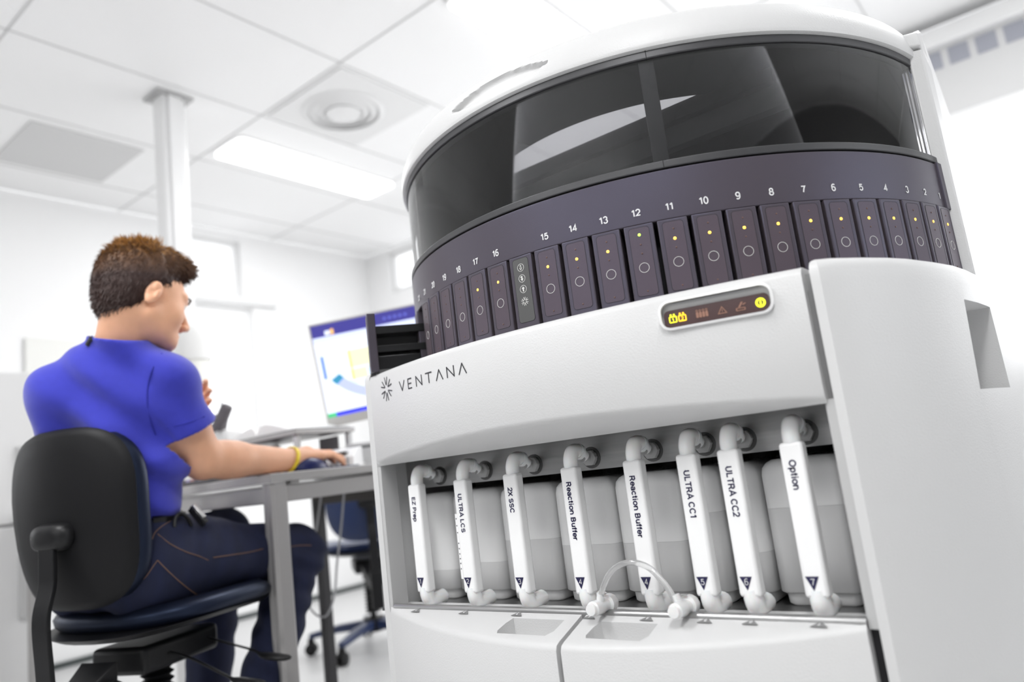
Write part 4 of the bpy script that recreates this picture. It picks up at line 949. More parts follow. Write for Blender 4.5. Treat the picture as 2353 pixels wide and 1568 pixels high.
    for (y0, dx, dz) in ((-.06, .26, -.175), (.06, .24, -.155)):
        pts = spline([(.06, y0, seat_z-.10), (.12, y0+.01, seat_z-.12), (dx-.06, y0+.02, seat_z+dz+.015), (dx-.02, y0+.02, seat_z+dz), (dx+.045, y0+.02, seat_z+dz-.008)], 5)
        rr = [.005]*(len(pts)-8)+[.008, .013, .017, .019, .019, .018, .015, .008]
        part('lever', T(G().tube(pts, rr, 14, flat=.42)), BLACKP, t, smooth=60)
    bel = [(.026+.010*(k % 2), seat_z-.135-k*.0075) for k in range(26)]
    part('bellows', T(G().lathe(bel, (0, -.02, 0), 28)), BLACKP, t, smooth=20)
    part('gas_spring', T(G().lathe([(.014, seat_z-.33), (.014, FZ+.12), (.028, FZ+.12), (.028, FZ+.08)], (0, -.02, 0), 20)), BLACKP, t)
    part('hub', T(G().lathe([(.045, FZ+.135), (.05, FZ+.12), (.05, FZ+.075), (.03, FZ+.07)], (0, -.02, 0), 20)), BLACKP, t)
    for k in range(5):
        a = math.radians(72*k+20); d_ = Vector((math.cos(a), math.sin(a), 0)); e = Vector((-d_.y, d_.x, 0)); o = Vector((0, -.02, 0))
        g = G(); g.loft([[o+d_*r_+e*w_+Vector((0, 0, z1)), o+d_*r_-e*w_+Vector((0, 0, z1)), o+d_*r_-e*w_+Vector((0, 0, z0)), o+d_*r_+e*w_+Vector((0, 0, z0))] for (r_, w_, z0, z1) in ((.03, .024, FZ+.085, FZ+.125), (.16, .02, FZ+.085, FZ+.118), (.30, .014, FZ+.072, FZ+.095))])
        arm = part('base_arm', T(g), BLACKP if shellm is not BLUEV else BLUEV, t, bevel=.004)
        c_ = o+d_*.295
        for s in (-1, 1): part('caster', T(G().lathe([(.020, -.009), (.027, -.006), (.027, .006), (.020, .009)], c_+Vector((0, 0, FZ+.0275))+e*s*.013, 20, axis=e)), BLACKP, arm)
        part('caster_fork', T(G().box(c_+Vector((0, 0, FZ+.056)), (.03, .03, .036))), BLACKP, arm, bevel=.006)
    return t
BR = at(191, 1190, 1.55)
ca = 20
cf = az(ca); seatc = Vector((BR.x, BR.y, 0))+cf*.205
chair1 = make_chair('black padded office chair the person sits on', (seatc.x, seatc.y), ca, -.214, (LEATH, LEATHN), back_top=at(150, 985, 1.52).z, back_c=-.205, back_h=.375, back_w=.35)
c2 = at(846, 1280, 3.42)
chair2 = make_chair('empty dark blue office chair seen below the desk and side table', (c2.x, c2.y), 55, at(800, 1250, 3.35).z, (BLUEV, BLUEV), back_top=at(760, 1040, 3.2).z, back_c=-.215, back_h=.40, back_w=.40)
# ------------------------------------------------------------------ the person, grown as continuous surfaces
class Field:
    def __init__(s, lo, hi, h):
        s.lo = np.array(lo, float); s.h = h; s.n = np.ceil((np.array(hi, float)-s.lo)/h).astype(int)+1
        s.F = np.full(tuple(s.n), 1.0, np.float32)
    def _win(s, lo, hi):
        a = np.maximum(np.floor((np.array(lo)-s.lo)/s.h).astype(int), 0); b = np.minimum(np.ceil((np.array(hi)-s.lo)/s.h).astype(int)+1, s.n)
        if np.any(b <= a): return None
        sl = tuple(slice(a[i], b[i]) for i in range(3))
        X, Y, Z = np.meshgrid(*[(s.lo[i]+s.h*np.arange(a[i], b[i])).astype(np.float32) for i in range(3)], indexing='ij')
        return sl, X, Y, Z
    def op(s, fn, lo, hi, k=0, mode='u'):
        m = k+4*s.h
        w_ = s._win(np.array(lo)-m, np.array(hi)+m)
        if w_ is None: return
        sl, X, Y, Z = w_; d = fn(X, Y, Z); A = s.F[sl]
        if mode == 'u':
            if k > 0:
                t = np.clip(.5+.5*(A-d)/k, 0, 1); s.F[sl] = A*(1-t)+d*t-k*t*(1-t)
            else: s.F[sl] = np.minimum(A, d)
        else:
            if k > 0:
                t = np.clip(.5-.5*(A+d)/k, 0, 1); s.F[sl] = A*(1-t)-d*t+k*t*(1-t)
            else: s.F[sl] = np.maximum(A, -d)
    def cone(s, a, b, ra, rb, k=.01, mode='u'):
        a = np.array(a, float); b = np.array(b, float); ab = b-a; L2 = max(1e-9, ab@ab)
        def fn(X, Y, Z):
            t = np.clip(((X-a[0])*ab[0]+(Y-a[1])*ab[1]+(Z-a[2])*ab[2])/L2, 0, 1)
            return np.sqrt((X-a[0]-t*ab[0])**2+(Y-a[1]-t*ab[1])**2+(Z-a[2]-t*ab[2])**2)-(ra+(rb-ra)*t)
        r = max(ra, rb); s.op(fn, np.minimum(a, b)-r, np.maximum(a, b)+r, k, mode)
    def ell(s, c, r, R=None, k=.01, mode='u'):
        c = np.array(c, float); r = np.array(r, float); R = np.eye(3) if R is None else np.array(R)   # rows: local axes
        def fn(X, Y, Z):
            dx, dy, dz = X-c[0], Y-c[1], Z-c[2]
            q = [(R[i][0]*dx+R[i][1]*dy+R[i][2]*dz) for i in range(3)]
            k0 = np.sqrt((q[0]/r[0])**2+(q[1]/r[1])**2+(q[2]/r[2])**2); k1 = np.sqrt((q[0]/r[0]**2)**2+(q[1]/r[1]**2)**2+(q[2]/r[2]**2)**2)
            return k0*(k0-1)/np.maximum(k1, 1e-6)
        e = np.abs(R).T @ r; s.op(fn, c-e, c+e, k, mode)
    def plane(s, p, nrm):          # keep the side the normal points away from
        p = np.array(p, float); nrm = np.array(nrm, float); nrm /= np.linalg.norm(nrm)
        X, Y, Z = np.meshgrid(*[(s.lo[i]+s.h*np.arange(s.n[i])).astype(np.float32) for i in range(3)], indexing='ij', sparse=True)
        s.F = np.maximum(s.F, (X-p[0])*nrm[0]+(Y-p[1])*nrm[1]+(Z-p[2])*nrm[2])
    def warp(s, fn):
        X, Y, Z = np.meshgrid(*[(s.lo[i]+s.h*np.arange(s.n[i])).astype(np.float32) for i in range(3)], indexing='ij', sparse=True)
        s.F = s.F+np.where(np.abs(s.F) < .05, fn(X, Y, Z), 0).astype(np.float32)
    def mesh(s, name):             # surface nets
        F = s.F; S = F < 0; n = s.n
        c = np.zeros(tuple(n-1), np.int8)
        for i in (0, 1):
            for j in (0, 1):
                for k in (0, 1): c += S[i:n[0]-1+i, j:n[1]-1+j, k:n[2]-1+k]
        act = (c > 0) & (c < 8); idx = np.argwhere(act); ids = np.full(act.shape, -1, np.int32); ids[act] = np.arange(len(idx))
        acc = np.zeros((len(idx), 3)); cnt = np.zeros(len(idx))
        cr = [(0, 0, 0), (1, 0, 0), (0, 1, 0), (1, 1, 0), (0, 0, 1), (1, 0, 1), (0, 1, 1), (1, 1, 1)]
        V = [F[idx[:, 0]+a, idx[:, 1]+b, idx[:, 2]+d] for a, b, d in cr]
        for a in range(8):
            for b in range(a+1, 8):
                df = [cr[b][i]-cr[a][i] for i in range(3)]
                if sum(abs(x) for x in df) != 1: continue
                m = (V[a] < 0) != (V[b] < 0); t = np.where(m, V[a]/np.where(m, V[a]-V[b], 1), 0)
                p = np.array(cr[a])[None]+np.array(df)[None]*t[:, None]; acc += p*m[:, None]; cnt += m
        P_ = s.lo+s.h*(idx+acc/np.maximum(cnt, 1)[:, None]); faces = []
        for ax in range(3):
            u, v = [(1, 2), (2, 0), (0, 1)][ax]
            a = [slice(1, n[i]-1) for i in range(3)]; b = list(a); a[ax] = slice(0, n[ax]-1); b[ax] = slice(1, n[ax])
            A, B = S[tuple(a)], S[tuple(b)]; e = np.argwhere(A != B)
            if len(e) == 0: continue
            off = np.array([1, 1, 1]); off[ax] = 0; e2 = e+off; fl = A[tuple(e.T)]
            du = np.zeros(3, int); du[u] = 1; dv = np.zeros(3, int); dv[v] = 1
            q = [ids[tuple((e2-x).T)] for x in (0*du, du, du+dv, dv)]
            f = np.stack(q, 1); f[~fl] = f[~fl][:, ::-1]; faces.append(f[(f >= 0).all(1)])
        f = np.concatenate(faces)
        me = bpy.data.meshes.new(name); me.vertices.add(len(P_)); me.vertices.foreach_set('co', P_.astype(np.float32).ravel())
        me.loops.add(len(f)*4); me.loops.foreach_set('vertex_index', f[:, ::-1].astype(np.int32).ravel() if False else f.astype(np.int32).ravel())
        me.polygons.add(len(f)); me.polygons.foreach_set('loop_start', np.arange(0, len(f)*4, 4, dtype=np.int32)); me.polygons.foreach_set('loop_total', np.full(len(f), 4, np.int32))
        me.update(calc_edges=True); me.validate()
        return me
V3 = lambda v: np.array([v[0], v[1], v[2]])
# pose
pel = at(288, 1295, 1.66); fp = az(14); rp = Vector((fp.y, -fp.x, 0))
hipR, hipL = pel+rp*.088, pel-rp*.088
kneeR = at(683, 1268, 1.955); kneeL = hipL+az(20)*.42+Vector((0, 0, .02))
ankR = at(560, 1780, 1.66); ankL = at(462, 1760, 1.95)
tz = 33; ft = az(tz); rt = Vector((ft.y, -ft.x, 0))
S0 = at(258, 886, 1.64); shR = at(380, 880, 1.645); shL = at(142, 905, 1.60)
nape = at(268, 762, 1.63); waist = at(262, 1130, 1.66)
elR = at(466, 1056, 1.70); wrR = at(672, 1058, 1.93)
hR = at(465, 905, 2.0); elL = shL+ft*.16+Vector((0, 0, -.20))+rt*.02
wrL = hR+Vector((-.06, -.03, -.05))
earR = at(356, 674, 1.615)
ha = 0; hp = math.radians(-17)
hf = (az(ha)*math.cos(hp)+Vector((0, 0, math.sin(hp)))).normalized(); hr = Vector((az(ha).y, -az(ha).x, 0)); hr = (hr+Vector((0, 0, .03))).normalized(); hu = hr.cross(hf).normalized()
H0 = earR-hr*.074
def hd(x, y, z): return H0+hr*x+hf*y+hu*z
HR = [tuple(hr), tuple(hf), tuple(hu)]
print('thigh', (kneeR-hipR).length, 'shin', (ankR-kneeR).length, 'uarm', (elR-shR).length, 'farm', (wrR-elR).length, 'Lu', (elL-shL).length, 'Lf', (wrL-elL).length, 'torso', (nape-pel).length, 'head', H0)
person = None
# ---- skin surface
def build_body():
    pts = [pel, kneeR, kneeL, shL, shR, elL, wrR, hR, hd(0, 0, .15), ankR, ankL]
    lo = np.min([V3(p) for p in pts], 0)-.11; hi = np.max([V3(p) for p in pts], 0)+.12; lo[2] = FZ+.02
    f = Field(lo, hi, .0034)
    # torso and legs (inside the clothes)
    f.ell(pel, (.15, .10, .10), [tuple(rp), tuple(fp), (0, 0, 1)], .03)
    f.ell(waist*.6+pel*.4, (.125, .085, .14), [tuple(rp), tuple(fp), (0, 0, 1)], .04)
    ch = S0*.62+waist*.38; tu = (S0-waist).normalized(); f2 = rt.cross(tu)
    f.ell(ch, (.145, .095, .17), [tuple(rt), tuple(-f2), tuple(tu)], .05)
    f.cone(shL, shR, .045, .045, .03)
    for hip, kn, an in ((hipR, kneeR, ankR), (hipL, kneeL, ankL)):
        f.cone(hip, kn, .068, .048, .03); f.cone(kn, an, .048, .034, .02)
    # neck
    nb = nape*.55+S0*.45+ft*.01
    f.cone(nb+Vector((0, 0, -.02)), hd(0, -.022, -.035), .055, .050, .025); f.cone(nb+Vector((0, 0, .02))+ft*.03, hd(0, .01, -.05), .042, .040, .02)
    f.cone(nb+Vector((0, 0, -.03)), shR, .040, .046, .03); f.cone(nb+Vector((0, 0, -.03)), shL, .040, .046, .03)
    # head
    f.ell(hd(0, -.012, .048), (.073, .089, .080), HR, .02)
    f.ell(hd(0, .035, .005), (.064, .064, .085), HR, .02)
    f.ell(hd(0, .044, -.034), (.052, .050, .052), HR, .02)
    for s in (-1, 1):
        f.cone(hd(.047*s, .010, -.040), hd(.018*s, .080, -.074), .018, .015, .03)
        f.ell(hd(.045*s, .062, -.022), (.022, .022, .024), HR, .02)
        f.cone(hd(.016*s, .092, .030), hd(.042*s, .078, .032), .009, .009, .012)
        f.ell(hd(.031*s, .092, .012), (.013, .010, .008), HR, .004, 's')
        f.ell(hd(.031*s, .078, .012), (.012, .012, .011), HR, .004)
        f.ell(hd(.011*s, .108, -.028), (.008, .009, .007), HR, .006)
    f.ell(hd(0, .086, -.077), (.018, .014, .013), HR, .015)
    f.cone(hd(0, .094, .018), hd(0, .118, -.022), .007, .009, .008)
    f.cone(hd(-.016, .094, -.057), hd(.016, .094, -.057), .006, .006, .006); f.cone(hd(-.013, .093, -.068), hd(.013, .093, -.068), .0065, .0065, .006)
    f.cone(hd(-.018, .103, -.0625), hd(.018, .103, -.0625), .0022, .0022, .002, 's')
    # ears
    for s in (-1, 1):
        tilt = Matrix.Rotation(math.radians(-12), 3, hr)
        e0 = hd(.0755*s, -.004, .002); er = (hr*s*.90-hf*.42).normalized(); eu = (tilt @ hu).normalized(); eu = (eu-er*eu.dot(er)).normalized(); ef = eu.cross(er)
        ER = [tuple(er), tuple(ef), tuple(eu)]
        f.ell(e0, (.0065, .0170, .0275), ER, .004)
        f.ell(e0+er*.007+eu*.004, (.0055, .0105, .0185), ER, .003, 's')
        f.ell(e0+er*.002-eu*.021, (.0055, .010, .011), ER, .004)
        f.cone(e0+er*.004+ef*.010*s+eu*.002, e0+er*.004+ef*.010*s-eu*.010, .004, .004, .003)
        f.ell(e0+er*.004+eu*.013, (.003, .006, .011), ER, .002)
    # right arm
    f.cone(shR, elR, .052, .045, .02); f.ell((shR*.55+elR*.45), (.047, .047, .08), None, .03)
    ad = (wrR-elR).normalized()
    f.cone(elR, elR+ad*.09, .040, .041, .02); f.cone(elR+ad*.06, wrR, .044, .029, .02)
    f.cone(elR-ad*.012+Vector((0, 0, -.012)), elR+Vector((0, 0, -.01)), .026, .028, .015)
    # right hand over the mouse
    hdv = (az(-6)); hdr = Vector((hdv.y, -hdv.x, 0)); pc = wrR+ad*.05; pc.z = DKZ+.046
    f.cone(wrR, pc, .027, .022, .015)
    kn = []
    for i, (o, l, r_) in enumerate(((-.027, .078, .0085), (-.009, .090, .009), (.010, .086, .0088), (.028, .070, .0078))):
        k0 = pc+hdr*o+hdv*(.040-.006*abs(i-1.3)); k0.z = DKZ+.046-.005*max(0, i-1)
        f.cone(wrR+hdr*o*.45+Vector((0, 0, .004)), k0, .017, .0125, .012)
        k1 = k0+hdv*l*.45+hdr*o*.12+Vector((0, 0, -.002)); k2 = k1+hdv*l*.30+Vector((0, 0, -.013)); k3 = k2+hdv*l*.20+Vector((0, 0, -.014))
        f.cone(k0, k1, r_*1.12, r_, .004); f.cone(k1, k2, r_, r_*.92, .003); f.cone(k2, k3, r_*.92, r_*.8, .003)
    t0 = pc-hdr*.024-hdv*.01+Vector((0, 0, -.012)); t1 = t0-hdr*.020+hdv*.028+Vector((0, 0, -.008)); t2 = t1+hdv*.026-hdr*.002+Vector((0, 0, -.005))
    f.cone(wrR-hdr*.008, t0, .017, .014, .01); f.cone(t0, t1, .013, .0105, .006); f.cone(t1, t2, .0105, .008, .004)
    # left arm and raised hand
    f.cone(shL, elL, .050, .040, .02); fd = (wrL-elL).normalized(); f.cone(elL, elL+fd*.09, .039, .038, .02); f.cone(elL+fd*.06, wrL, .039, .026, .02)
    scr_r = (CR*.9+CF*.35).normalized(); up_ = Vector((0, 0, 1)); pcL = wrL+(hR-wrL)*.55
    f.cone(wrL, pcL, .025, .024, .015)
    for i, (px, py, d_) in enumerate(((478, 877, 2.0), (487, 897, 2.0), (488, 920, 2.0), (485, 944, 1.99))):
        tip = at(px, py, d_); k0 = pcL+up_*(.028-.019*i)+scr_r*.006; mid = k0*.45+tip*.55+CF*.018
        f.cone(wrL, k0, .016, .0125, .012); f.cone(k0, mid, .0098, .009, .004); f.cone(mid, tip-scr_r*.006, .009, .0078, .003)
    th = pcL+up_*.03-scr_r*.02; f.cone(pcL-scr_r*.02, th, .014, .011, .008); f.cone(th, th+up_*.035+scr_r*.012, .0105, .0085, .004)
    return f.mesh('body')
pl_ = Vector((pel.x, pel.y, 0))
person = thing('person', 'seated person with short brown hair, blue T-shirt and jeans, working at the desk', 'person', (pel.x, pel.y, FZ))
body = part('body', build_body(), SKIN, person, smooth=180)
# ---- T-shirt
def build_shirt():
    pts = [waist, shL, shR, S0, pel, elR*.6+shR*.4]
    lo = np.min([V3(p) for p in pts], 0)-.20; hi = np.max([V3(p) for p in pts], 0)+.16; hi[2] = nape.z+.06; lo[2] = pel.z+.03
    f = Field(lo, hi, .0042)
    tu = (S0-waist).normalized(); f2 = tu.cross(rt)
    tm = waist*.55+pel*.45
    # back and chest
    f.ell(S0*.66+waist*.34+f2*.012, (.165, .115, .165), [tuple(rt), tuple(f2), tuple(tu)], .05)
    f.ell(S0*.35+waist*.65+f2*.012, (.150, .112, .15), [tuple((rt+rp).normalized()), tuple((f2+fp).normalized()), tuple(tu)], .06)
    f.ell(tm, (.135, .110, .13), [tuple(rp), tuple(fp), (0, 0, 1)], .05)
    f.ell(tm+Vector((0, 0, -.035))+fp*.01, (.140, .114, .058), [tuple(rp), tuple(fp), (0, 0, 1)], .02)
    f.cone(shL-tu*.01, shR-tu*.01, .055, .055, .05)
    nb = nape*.5+S0*.5
    f.cone(nb+Vector((0, 0, -.02)), nb+(hd(0, -.03, -.05)-nb).normalized()*.060, .078, .064, .04)
    for s_ in (shR, shL): f.cone(nb+Vector((0, 0, -.012)), s_, .056, .060, .03)
    for s_, e_, l in ((shR, elR, .55), (shL, elL, .55)):
        q = s_*(1-l)+e_*l; f.cone(s_, q, .060, .058, .03)
        d_ = (e_-s_).normalized(); f.cone(s_+d_*.05-f2*.010, q, .052, .058, .02)
    # folds: long soft ridges
    def folds(X, Y, Z):
        u = (X-S0.x)*rt.x+(Y-S0.y)*rt.y; v = Z-S0.z; w2 = (X-S0.x)*ft.x+(Y-S0.y)*ft.y
        a = .0075*np.sin(46*(v+.55*u)+3*np.sin(9*u+4*v))*np.exp(-((u-.05)/.16)**2)
        b = .0065*np.sin(70*(v+.25*w2)+2.5*np.sin(11*u))*np.clip((-v-.24)/.14, 0, 1)
        c_ = .0045*np.exp(-((u+.35*v-.10)/.012)**2)*np.clip((-v)/.1, 0, 1)
        d_ = -.0060*np.exp(-((u+.10*v-.128)/.010)**2)*(v > -.24)
        e = .008*np.sin(38*u-20*v+2*np.sin(14*v))*np.exp(-((v+.16)/.10)**2)
        return -(a+b+c_+d_*0+e)
    f.warp(folds)
    # arm seam grooves
    for s_ in (shR,):
        f3 = (s_-rt*.032)
        pass
    # hollow sleeves and neck
    for s_, e_, l in ((shR, elR, .55), (shL, elL, .55)):
        q = s_*(1-l)+e_*l; d_ = (e_-s_).normalized(); X_ = q+d_*.010
        w_ = f._win(np.minimum(V3(q), V3(e_))-.12, np.maximum(V3(q), V3(e_))+.12)
        if w_:
            sl, X, Y, Z = w_; pd = (X-X_.x)*d_.x+(Y-X_.y)*d_.y+(Z-X_.z)*d_.z
            near = np.sqrt((X-X_.x)**2+(Y-X_.y)**2+(Z-X_.z)**2)-.085
            f.F[sl] = np.where(near < 0, np.maximum(f.F[sl], pd), f.F[sl])
        f.cone(q-d_*.03, q+d_*.05, .050, .052, .003, 's')
    nn = (hd(0, -.03, -.05)-nb).normalized(); nc = nb+nn*.050; pn = (nn*.8+Vector((0, 0, .5))).normalized()
    w_ = f._win(V3(nc)-.16, V3(nc)+.16); sl, X, Y, Z = w_
    pd = (X-nc.x)*pn.x+(Y-nc.y)*pn.y+(Z-nc.z)*pn.z; near = np.sqrt((X-nc.x)**2+(Y-nc.y)**2+(Z-nc.z)**2)-.125
    f.F[sl] = np.where((near < 0), np.maximum(f.F[sl], pd), f.F[sl])
    f.cone(nb+nn*.035, nb+nn*.14, .0575, .0575, .003, 's')
    f.plane(pel+Vector((0, 0, .052)), (0.0, 0, -1))
    return f.mesh('t_shirt')
SHIRT = mat('blue jersey', (.036, .042, .46), .9, noise=.10, nscale=60, bump=.35, bscale=700, sheen=.3)
shirt = part('t_shirt', build_shirt(), SHIRT, person, smooth=180)
# label tag at the nape, hem lines
tg0 = at(221, 768, 1.52); 
def near_surface(p, d, me_o):      # drop a point on the shirt along a direction
    dg = bpy.context.evaluated_depsgraph_get(); M = world(me_o); Mi = M.inverted()
    ok, loc, nrm, _ = me_o.ray_cast(Mi @ Vector(p), (Mi.to_3x3() @ Vector(d)).normalized())
    return (M @ loc, (M.to_3x3() @ nrm).normalized()) if ok else (None, None)
bpy.context.view_layer.update()
def seam(name, pix, m, parent, wd=.0028, off=.0012, obj=None, flat=1):
    pts = []
    for (px, py) in pix:
        p, n_ = near_surface((0, 0, 0), ray(px, py), obj)
        if p is not None: pts.append(p+n_*off)
    if len(pts) > 1: return part(name, G().tube(spline(pts, 4), wd, 6), m, parent)
seam('nape_tag', [(219, 770), (212, 778), (206, 787), (202, 795)], mat('tag black', (.02, .02, .02), .6), shirt, .0055, .001, shirt)
SEAMB = mat('jersey seam', (.02, .025, .32), .85)
seam('sleeve_seam', [(372, 812), (352, 845), (340, 885), (338, 925), (346, 965), (358, 1000)], SEAMB, shirt, .0016, .0002, shirt)
seam('sleeve_hem', [(383, 985), (410, 978), (440, 970), (470, 958)], SEAMB, shirt, .0012, .0002, shirt)
# ---- jeans
def build_jeans():
    pts = [hipR, hipL, kneeR, kneeL, ankR, ankL, pel+Vector((0, 0, .1))]
    lo = np.min([V3(p) for p in pts], 0)-.17; hi = np.max([V3(p) for p in pts], 0)+.13; hi[2] = pel.z+.12; lo[2] = FZ+.04
    f = Field(lo, hi, .0045)
    f.ell(pel-fp*.01+Vector((0, 0, -.01)), (.178, .125, .095), [tuple(rp), tuple(fp), (0, 0, 1)], .04)
    f.ell(pel+Vector((0, 0, .05)), (.155, .112, .08), [tuple(rp), tuple(fp), (0, 0, 1)], .04)
    for s, hip, kn, an in ((1, hipR, kneeR, ankR), (-1, hipL, kneeL, ankL)):
        f.cone(hip+fp*.02, kn, .092, .068, .04); f.ell(hip*.75+kn*.25+Vector((0, 0, .004)), (.09, .12, .09), [tuple(rp), tuple(fp), (0, 0, 1)], .04)
        f.cone(hip-fp*.03+Vector((0, 0, -.02)), hip+fp*.05+Vector((0, 0, -.01)), .090, .09, .03)
        m_ = kn*.45+an*.55; f.cone(kn+Vector((0, 0, -.005)), m_, .066, .058, .03); f.cone(m_, an, .058, .062, .02)
    def folds(X, Y, Z):
        a = .0030*np.sin(60*(X+.6*Y)+40*Z+3*np.sin(20*Z)); kx = np.exp(-(((X-kneeR.x)**2+(Y-kneeR.y)**2+(Z-kneeR.z+.03)**2)/.012))
        b = .005*np.sin(110*(Z+.5*Y))*kx
        hx = np.exp(-(((X-hipR.x)**2+(Y-hipR.y-.04)**2+(Z-hipR.z-.05)**2)/.008)); c_ = .006*np.sin(95*(Y-.5*Z))*hx
        return -(a+b+c_)
    f.warp(folds)
    f.plane(pel+Vector((0, 0, .10)), (0, 0, 1)); f.plane(Vector((0, 0, FZ+.075)), (0, 0, -1))
    return f.mesh('jeans')
JEAN = mat('indigo denim', (.006, .010, .038), .85, noise=.45, nscale=40, bump=.4, bscale=600, stretch=(1, 1, .35))
jeans = part('jeans', build_jeans(), JEAN, person, smooth=180)
bpy.context.view_layer.update()
STI = mat('orange stitching', (.20, .11, .07), .7)
for pix in ([(362, 1228), (390, 1250), (425, 1268), (455, 1278), (478, 1288)], [(490, 1282), (530, 1276), (570, 1270), (604, 1262)], [(660, 1258), (690, 1254), (715, 1254)],
            [(362, 1288), (385, 1312), (410, 1335), (435, 1355), (458, 1371)], [(362, 1288), (350, 1305), (336, 1325), (322, 1338)], [(350, 1240), (356, 1225), (372, 1210), (392, 1198)]):
    seam('stitching', pix, STI, jeans, .0009, .0006, jeans)
# belt, key clip and badge holder at the waist
seam('belt', [(350, 1196), (370, 1193), (390, 1190), (405, 1186), (420, 1180)], BLACKP, jeans, .012, -.004, jeans)
cl0 = at(455, 1186, 1.66)
g = G().box(cl0, (.020, .012, .052), Matrix.Rotation(math.radians(-38), 3, CF) @ Matrix.Rotation(math.radians(14), 3, 'Z')); part('badge_holder', g, mat('badge black gloss', (.02, .02, .022), .2), jeans, bevel=.003)
g = G().box(cl0+Vector((0.002, .002, .010))-CF*.004, (.012, .010, .040), Matrix.Rotation(math.radians(-38), 3, CF) @ Matrix.Rotation(math.radians(14), 3, 'Z')); part('metal_clip', g, mat('clip steel', (.6, .6, .6), .3, metal=.9), jeans, bevel=.002)
part('clip_strap', G().tube(spline([at(440, 1210, 1.64), at(430, 1190, 1.64), at(415, 1180, 1.63), at(403, 1190, 1.62), at(400, 1212, 1.61)], 5), .004, 8), BLACKP, jeans)
# shoes
for an, a_ in ((ankR, 12), (ankL, 16)):
    f = Field(V3(an)+np.array([-.24, -.16, -.16]), V3(an)+np.array([.2, .28, .06]), .005); d_ = az(a_); z0 = FZ+.032
    hb = Vector((an.x, an.y, z0))-d_*.03
    f.cone(hb, hb+d_*.17, .040, .044, .02); f.cone(hb+Vector((0, 0, .035)), Vector((an.x, an.y, FZ+.09)), .040, .046, .02); f.cone(hb+d_*.10+Vector((0, 0, .012)), hb+Vector((0, 0, .05)), .038, .04, .02)
    f.plane((0, 0, FZ+.001), (0, 0, -1)); part('shoe', f.mesh('shoe'), mat('shoe black', (.03, .03, .03), .6), person, smooth=180)
# yellow wrist band
adv = (wrR-elR).normalized(); wb = wrR-adv*.012
g = G(); rings = []
tt = Vector((0, 0, 1)); uu = (tt-adv*tt.dot(adv)).normalized(); vv = adv.cross(uu)
N_ = 36
for k in range(N_):
    a = 2*math.pi*k/N_; cdir = uu*math.cos(a)+vv*math.sin(a); c_ = wb+cdir*.0345+adv*(.010*math.cos(a))
    rings.append([c_+adv*.0065*math.cos(b)+cdir*.0020*math.sin(b) for b in np.linspace(0, 2*math.pi, 11)[:-1]])
g.loft(rings, caps=False, loop=True); part('wrist_band', g, mat('yellow silicone', (.85, .62, .03), .45), person)
# ---- hair: a cap fitted to the skull plus short tufts
def build_hair():
    f = Field(V3(H0)-.17, V3(H0)+.18, .0032)
    f.ell(hd(0, -.014, .052), (.077, .091, .084), HR, .01)
    f.ell(hd(0, .024, .097), (.058, .062, .036), HR, .03)
    f.ell(hd(0, -.040, .0), (.060, .054, .066), HR, .03)
    f.ell(hd(.0, .062, .101), (.045, .028, .020), HR, .02)
    # clear the face, the ears and the lower neck
    f.op(lambda X, Y, Z: _half(X, Y, Z, hd(0, .052, .055), hf*1.0-hu*.62), V3(H0)-.2, V3(H0)+.2, .006, 's')
    f.op(lambda X, Y, Z: np.maximum(_half(X, Y, Z, hd(0, -.006, .034), -hu+hf*.0), _half(X, Y, Z, hd(0, .018, 0), hf*1.0)), V3(H0)-.2, V3(H0)+.2, .004, 's')
    for s in (-1, 1): f.ell(hd(.082*s, .002, -.004), (.030, .024, .036), HR, .004, 's')
    f.op(lambda X, Y, Z: _half(X, Y, Z, hd(0, -.06, -.062), -hu*1.0+hf*.75), V3(H0)-.2, V3(H0)+.2, .01, 's')
    def nz(X, Y, Z):
        u = (X-H0.x)*hf.x+(Y-H0.y)*hf.y+(Z-H0.z)*hf.z; v = (X-H0.x)*hr.x+(Y-H0.y)*hr.y+(Z-H0.z)*hr.z; t = (X-H0.x)*hu.x+(Y-H0.y)*hu.y+(Z-H0.z)*hu.z
        return -(.0035*np.sin(150*u+4*np.sin(60*v)+30*t)*np.sin(95*v+50*t)*np.clip((t-.02)/.08, .12, 1))
    f.warp(nz)
    return f.mesh('hair')
def _half(X, Y, Z, p, n_):        # negative on the side the normal points to
    n_ = Vector(n_).normalized(); return -((X-p.x)*n_.x+(Y-p.y)*n_.y+(Z-p.z)*n_.z)
hm = build_hair()
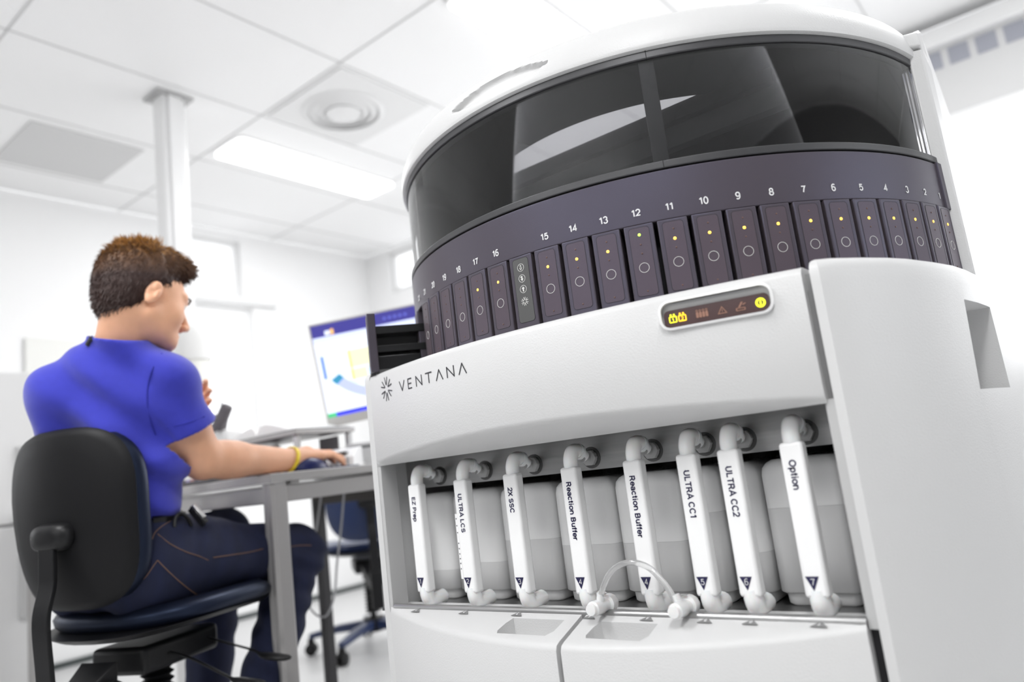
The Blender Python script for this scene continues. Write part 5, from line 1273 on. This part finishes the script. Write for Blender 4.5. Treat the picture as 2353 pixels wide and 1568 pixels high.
# tufts scattered on the cap, combed back and down at the sides, up and forward on top
n = len(hm.vertices); co = np.empty(n*3, np.float32); hm.vertices.foreach_get('co', co); co = co.reshape(-1, 3)
no = np.empty(n*3, np.float32); hm.vertices.foreach_get('normal', no); no = no.reshape(-1, 3)
tf = G(); rs = np.random.RandomState(11)
for i in rs.choice(n, min(n, 9000), replace=False):
    p = Vector(co[i].tolist()); nn = Vector(no[i].tolist()); q = p-H0; t = q.dot(hu); y = q.dot(hf)
    if nn.length < .5: continue
    top = min(1, max(0, (t-.055)/.07))
    flow = (-hu*(1-top)*1.0+hf*(.95*top if y > 0 else -.25*top-.3*(1-top))+nn*(.22+.38*top)+Vector(rs.randn(3).tolist())*.15).normalized()
    L = (.012+.009*top)*(.6+.8*rs.rand())*(1.25 if y > .04 and top > .5 else 1)
    w_ = .0007+.0006*rs.rand(); a = flow.orthogonal().normalized()*w_; b = flow.cross(a).normalized()*w_*.6
    p0_ = p-nn*.003; p1_ = p0_+flow*L*.55+nn*.001; p2_ = p0_+flow*L-hu*L*.12*(1-top)
    tf.add([p0_+a, p0_-a, p0_+b*1.5, p1_+a*.8, p1_-a*.8, p1_+b*1.2, p2_], [(0, 1, 4, 3), (1, 2, 5, 4), (2, 0, 3, 5), (3, 4, 6), (4, 5, 6), (5, 3, 6)])
g = G(); g.add([tuple(v) for v in co.tolist()], [tuple(p.vertices) for p in hm.polygons]); g.add(tf.v, tf.f)
me = bpy.data.meshes.new('hair'); me.from_pydata(g.v, [], g.f); me.update()
HAIR = mat('brown hair', (.10, .05, .025), .55, spec=.4)
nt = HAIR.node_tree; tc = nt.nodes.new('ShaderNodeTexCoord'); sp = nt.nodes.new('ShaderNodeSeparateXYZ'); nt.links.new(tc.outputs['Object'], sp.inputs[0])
rmp = nt.nodes.new('ShaderNodeMapRange'); rmp.inputs[1].default_value = H0.z+.045-FZ; rmp.inputs[2].default_value = H0.z+.150-FZ; nt.links.new(sp.outputs[2], rmp.inputs[0])  # crown ramps to gold by height: blond tips plus toplight painted in
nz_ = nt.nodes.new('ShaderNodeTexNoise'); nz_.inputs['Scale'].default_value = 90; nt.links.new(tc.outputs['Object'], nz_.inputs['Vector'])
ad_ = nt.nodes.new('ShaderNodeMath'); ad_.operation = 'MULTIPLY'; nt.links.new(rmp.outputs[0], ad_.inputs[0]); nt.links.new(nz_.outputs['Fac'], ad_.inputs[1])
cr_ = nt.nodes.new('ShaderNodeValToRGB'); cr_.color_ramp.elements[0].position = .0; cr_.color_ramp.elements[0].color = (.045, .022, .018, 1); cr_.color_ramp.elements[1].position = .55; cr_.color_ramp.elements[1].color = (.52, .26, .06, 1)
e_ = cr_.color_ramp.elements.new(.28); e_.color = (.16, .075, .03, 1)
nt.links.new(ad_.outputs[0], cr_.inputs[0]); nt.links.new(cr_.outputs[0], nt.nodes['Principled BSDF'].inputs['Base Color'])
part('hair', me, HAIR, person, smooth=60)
# eyes
for s in (-1, 1):
    part('eye', G().lathe([(.0001, -.011), (.006, -.0085), (.0105, -.003), (.0112, .002), (.009, .007), (.005, .0098), (.0001, .011)], hd(.031*s, .081, .012), 20, axis=hf), mat('eye white', (.75, .73, .70), .2), person, smooth=180)
    part('eyebrow', G().tube([hd(.016*s, .1035, .030), hd(.030*s, .1005, .036), hd(.045*s, .088, .033)], [.0022, .003, .0015], 8, flat=.6), mat('eyebrow brown', (.09, .05, .03), .8), person)
# ------------------------------------------------------------------ everything stands on the floor of the room at height 0
for o in list(COL.objects):
    if o.parent is None and o.type in {'MESH', 'EMPTY'}: o.location.z += EYE
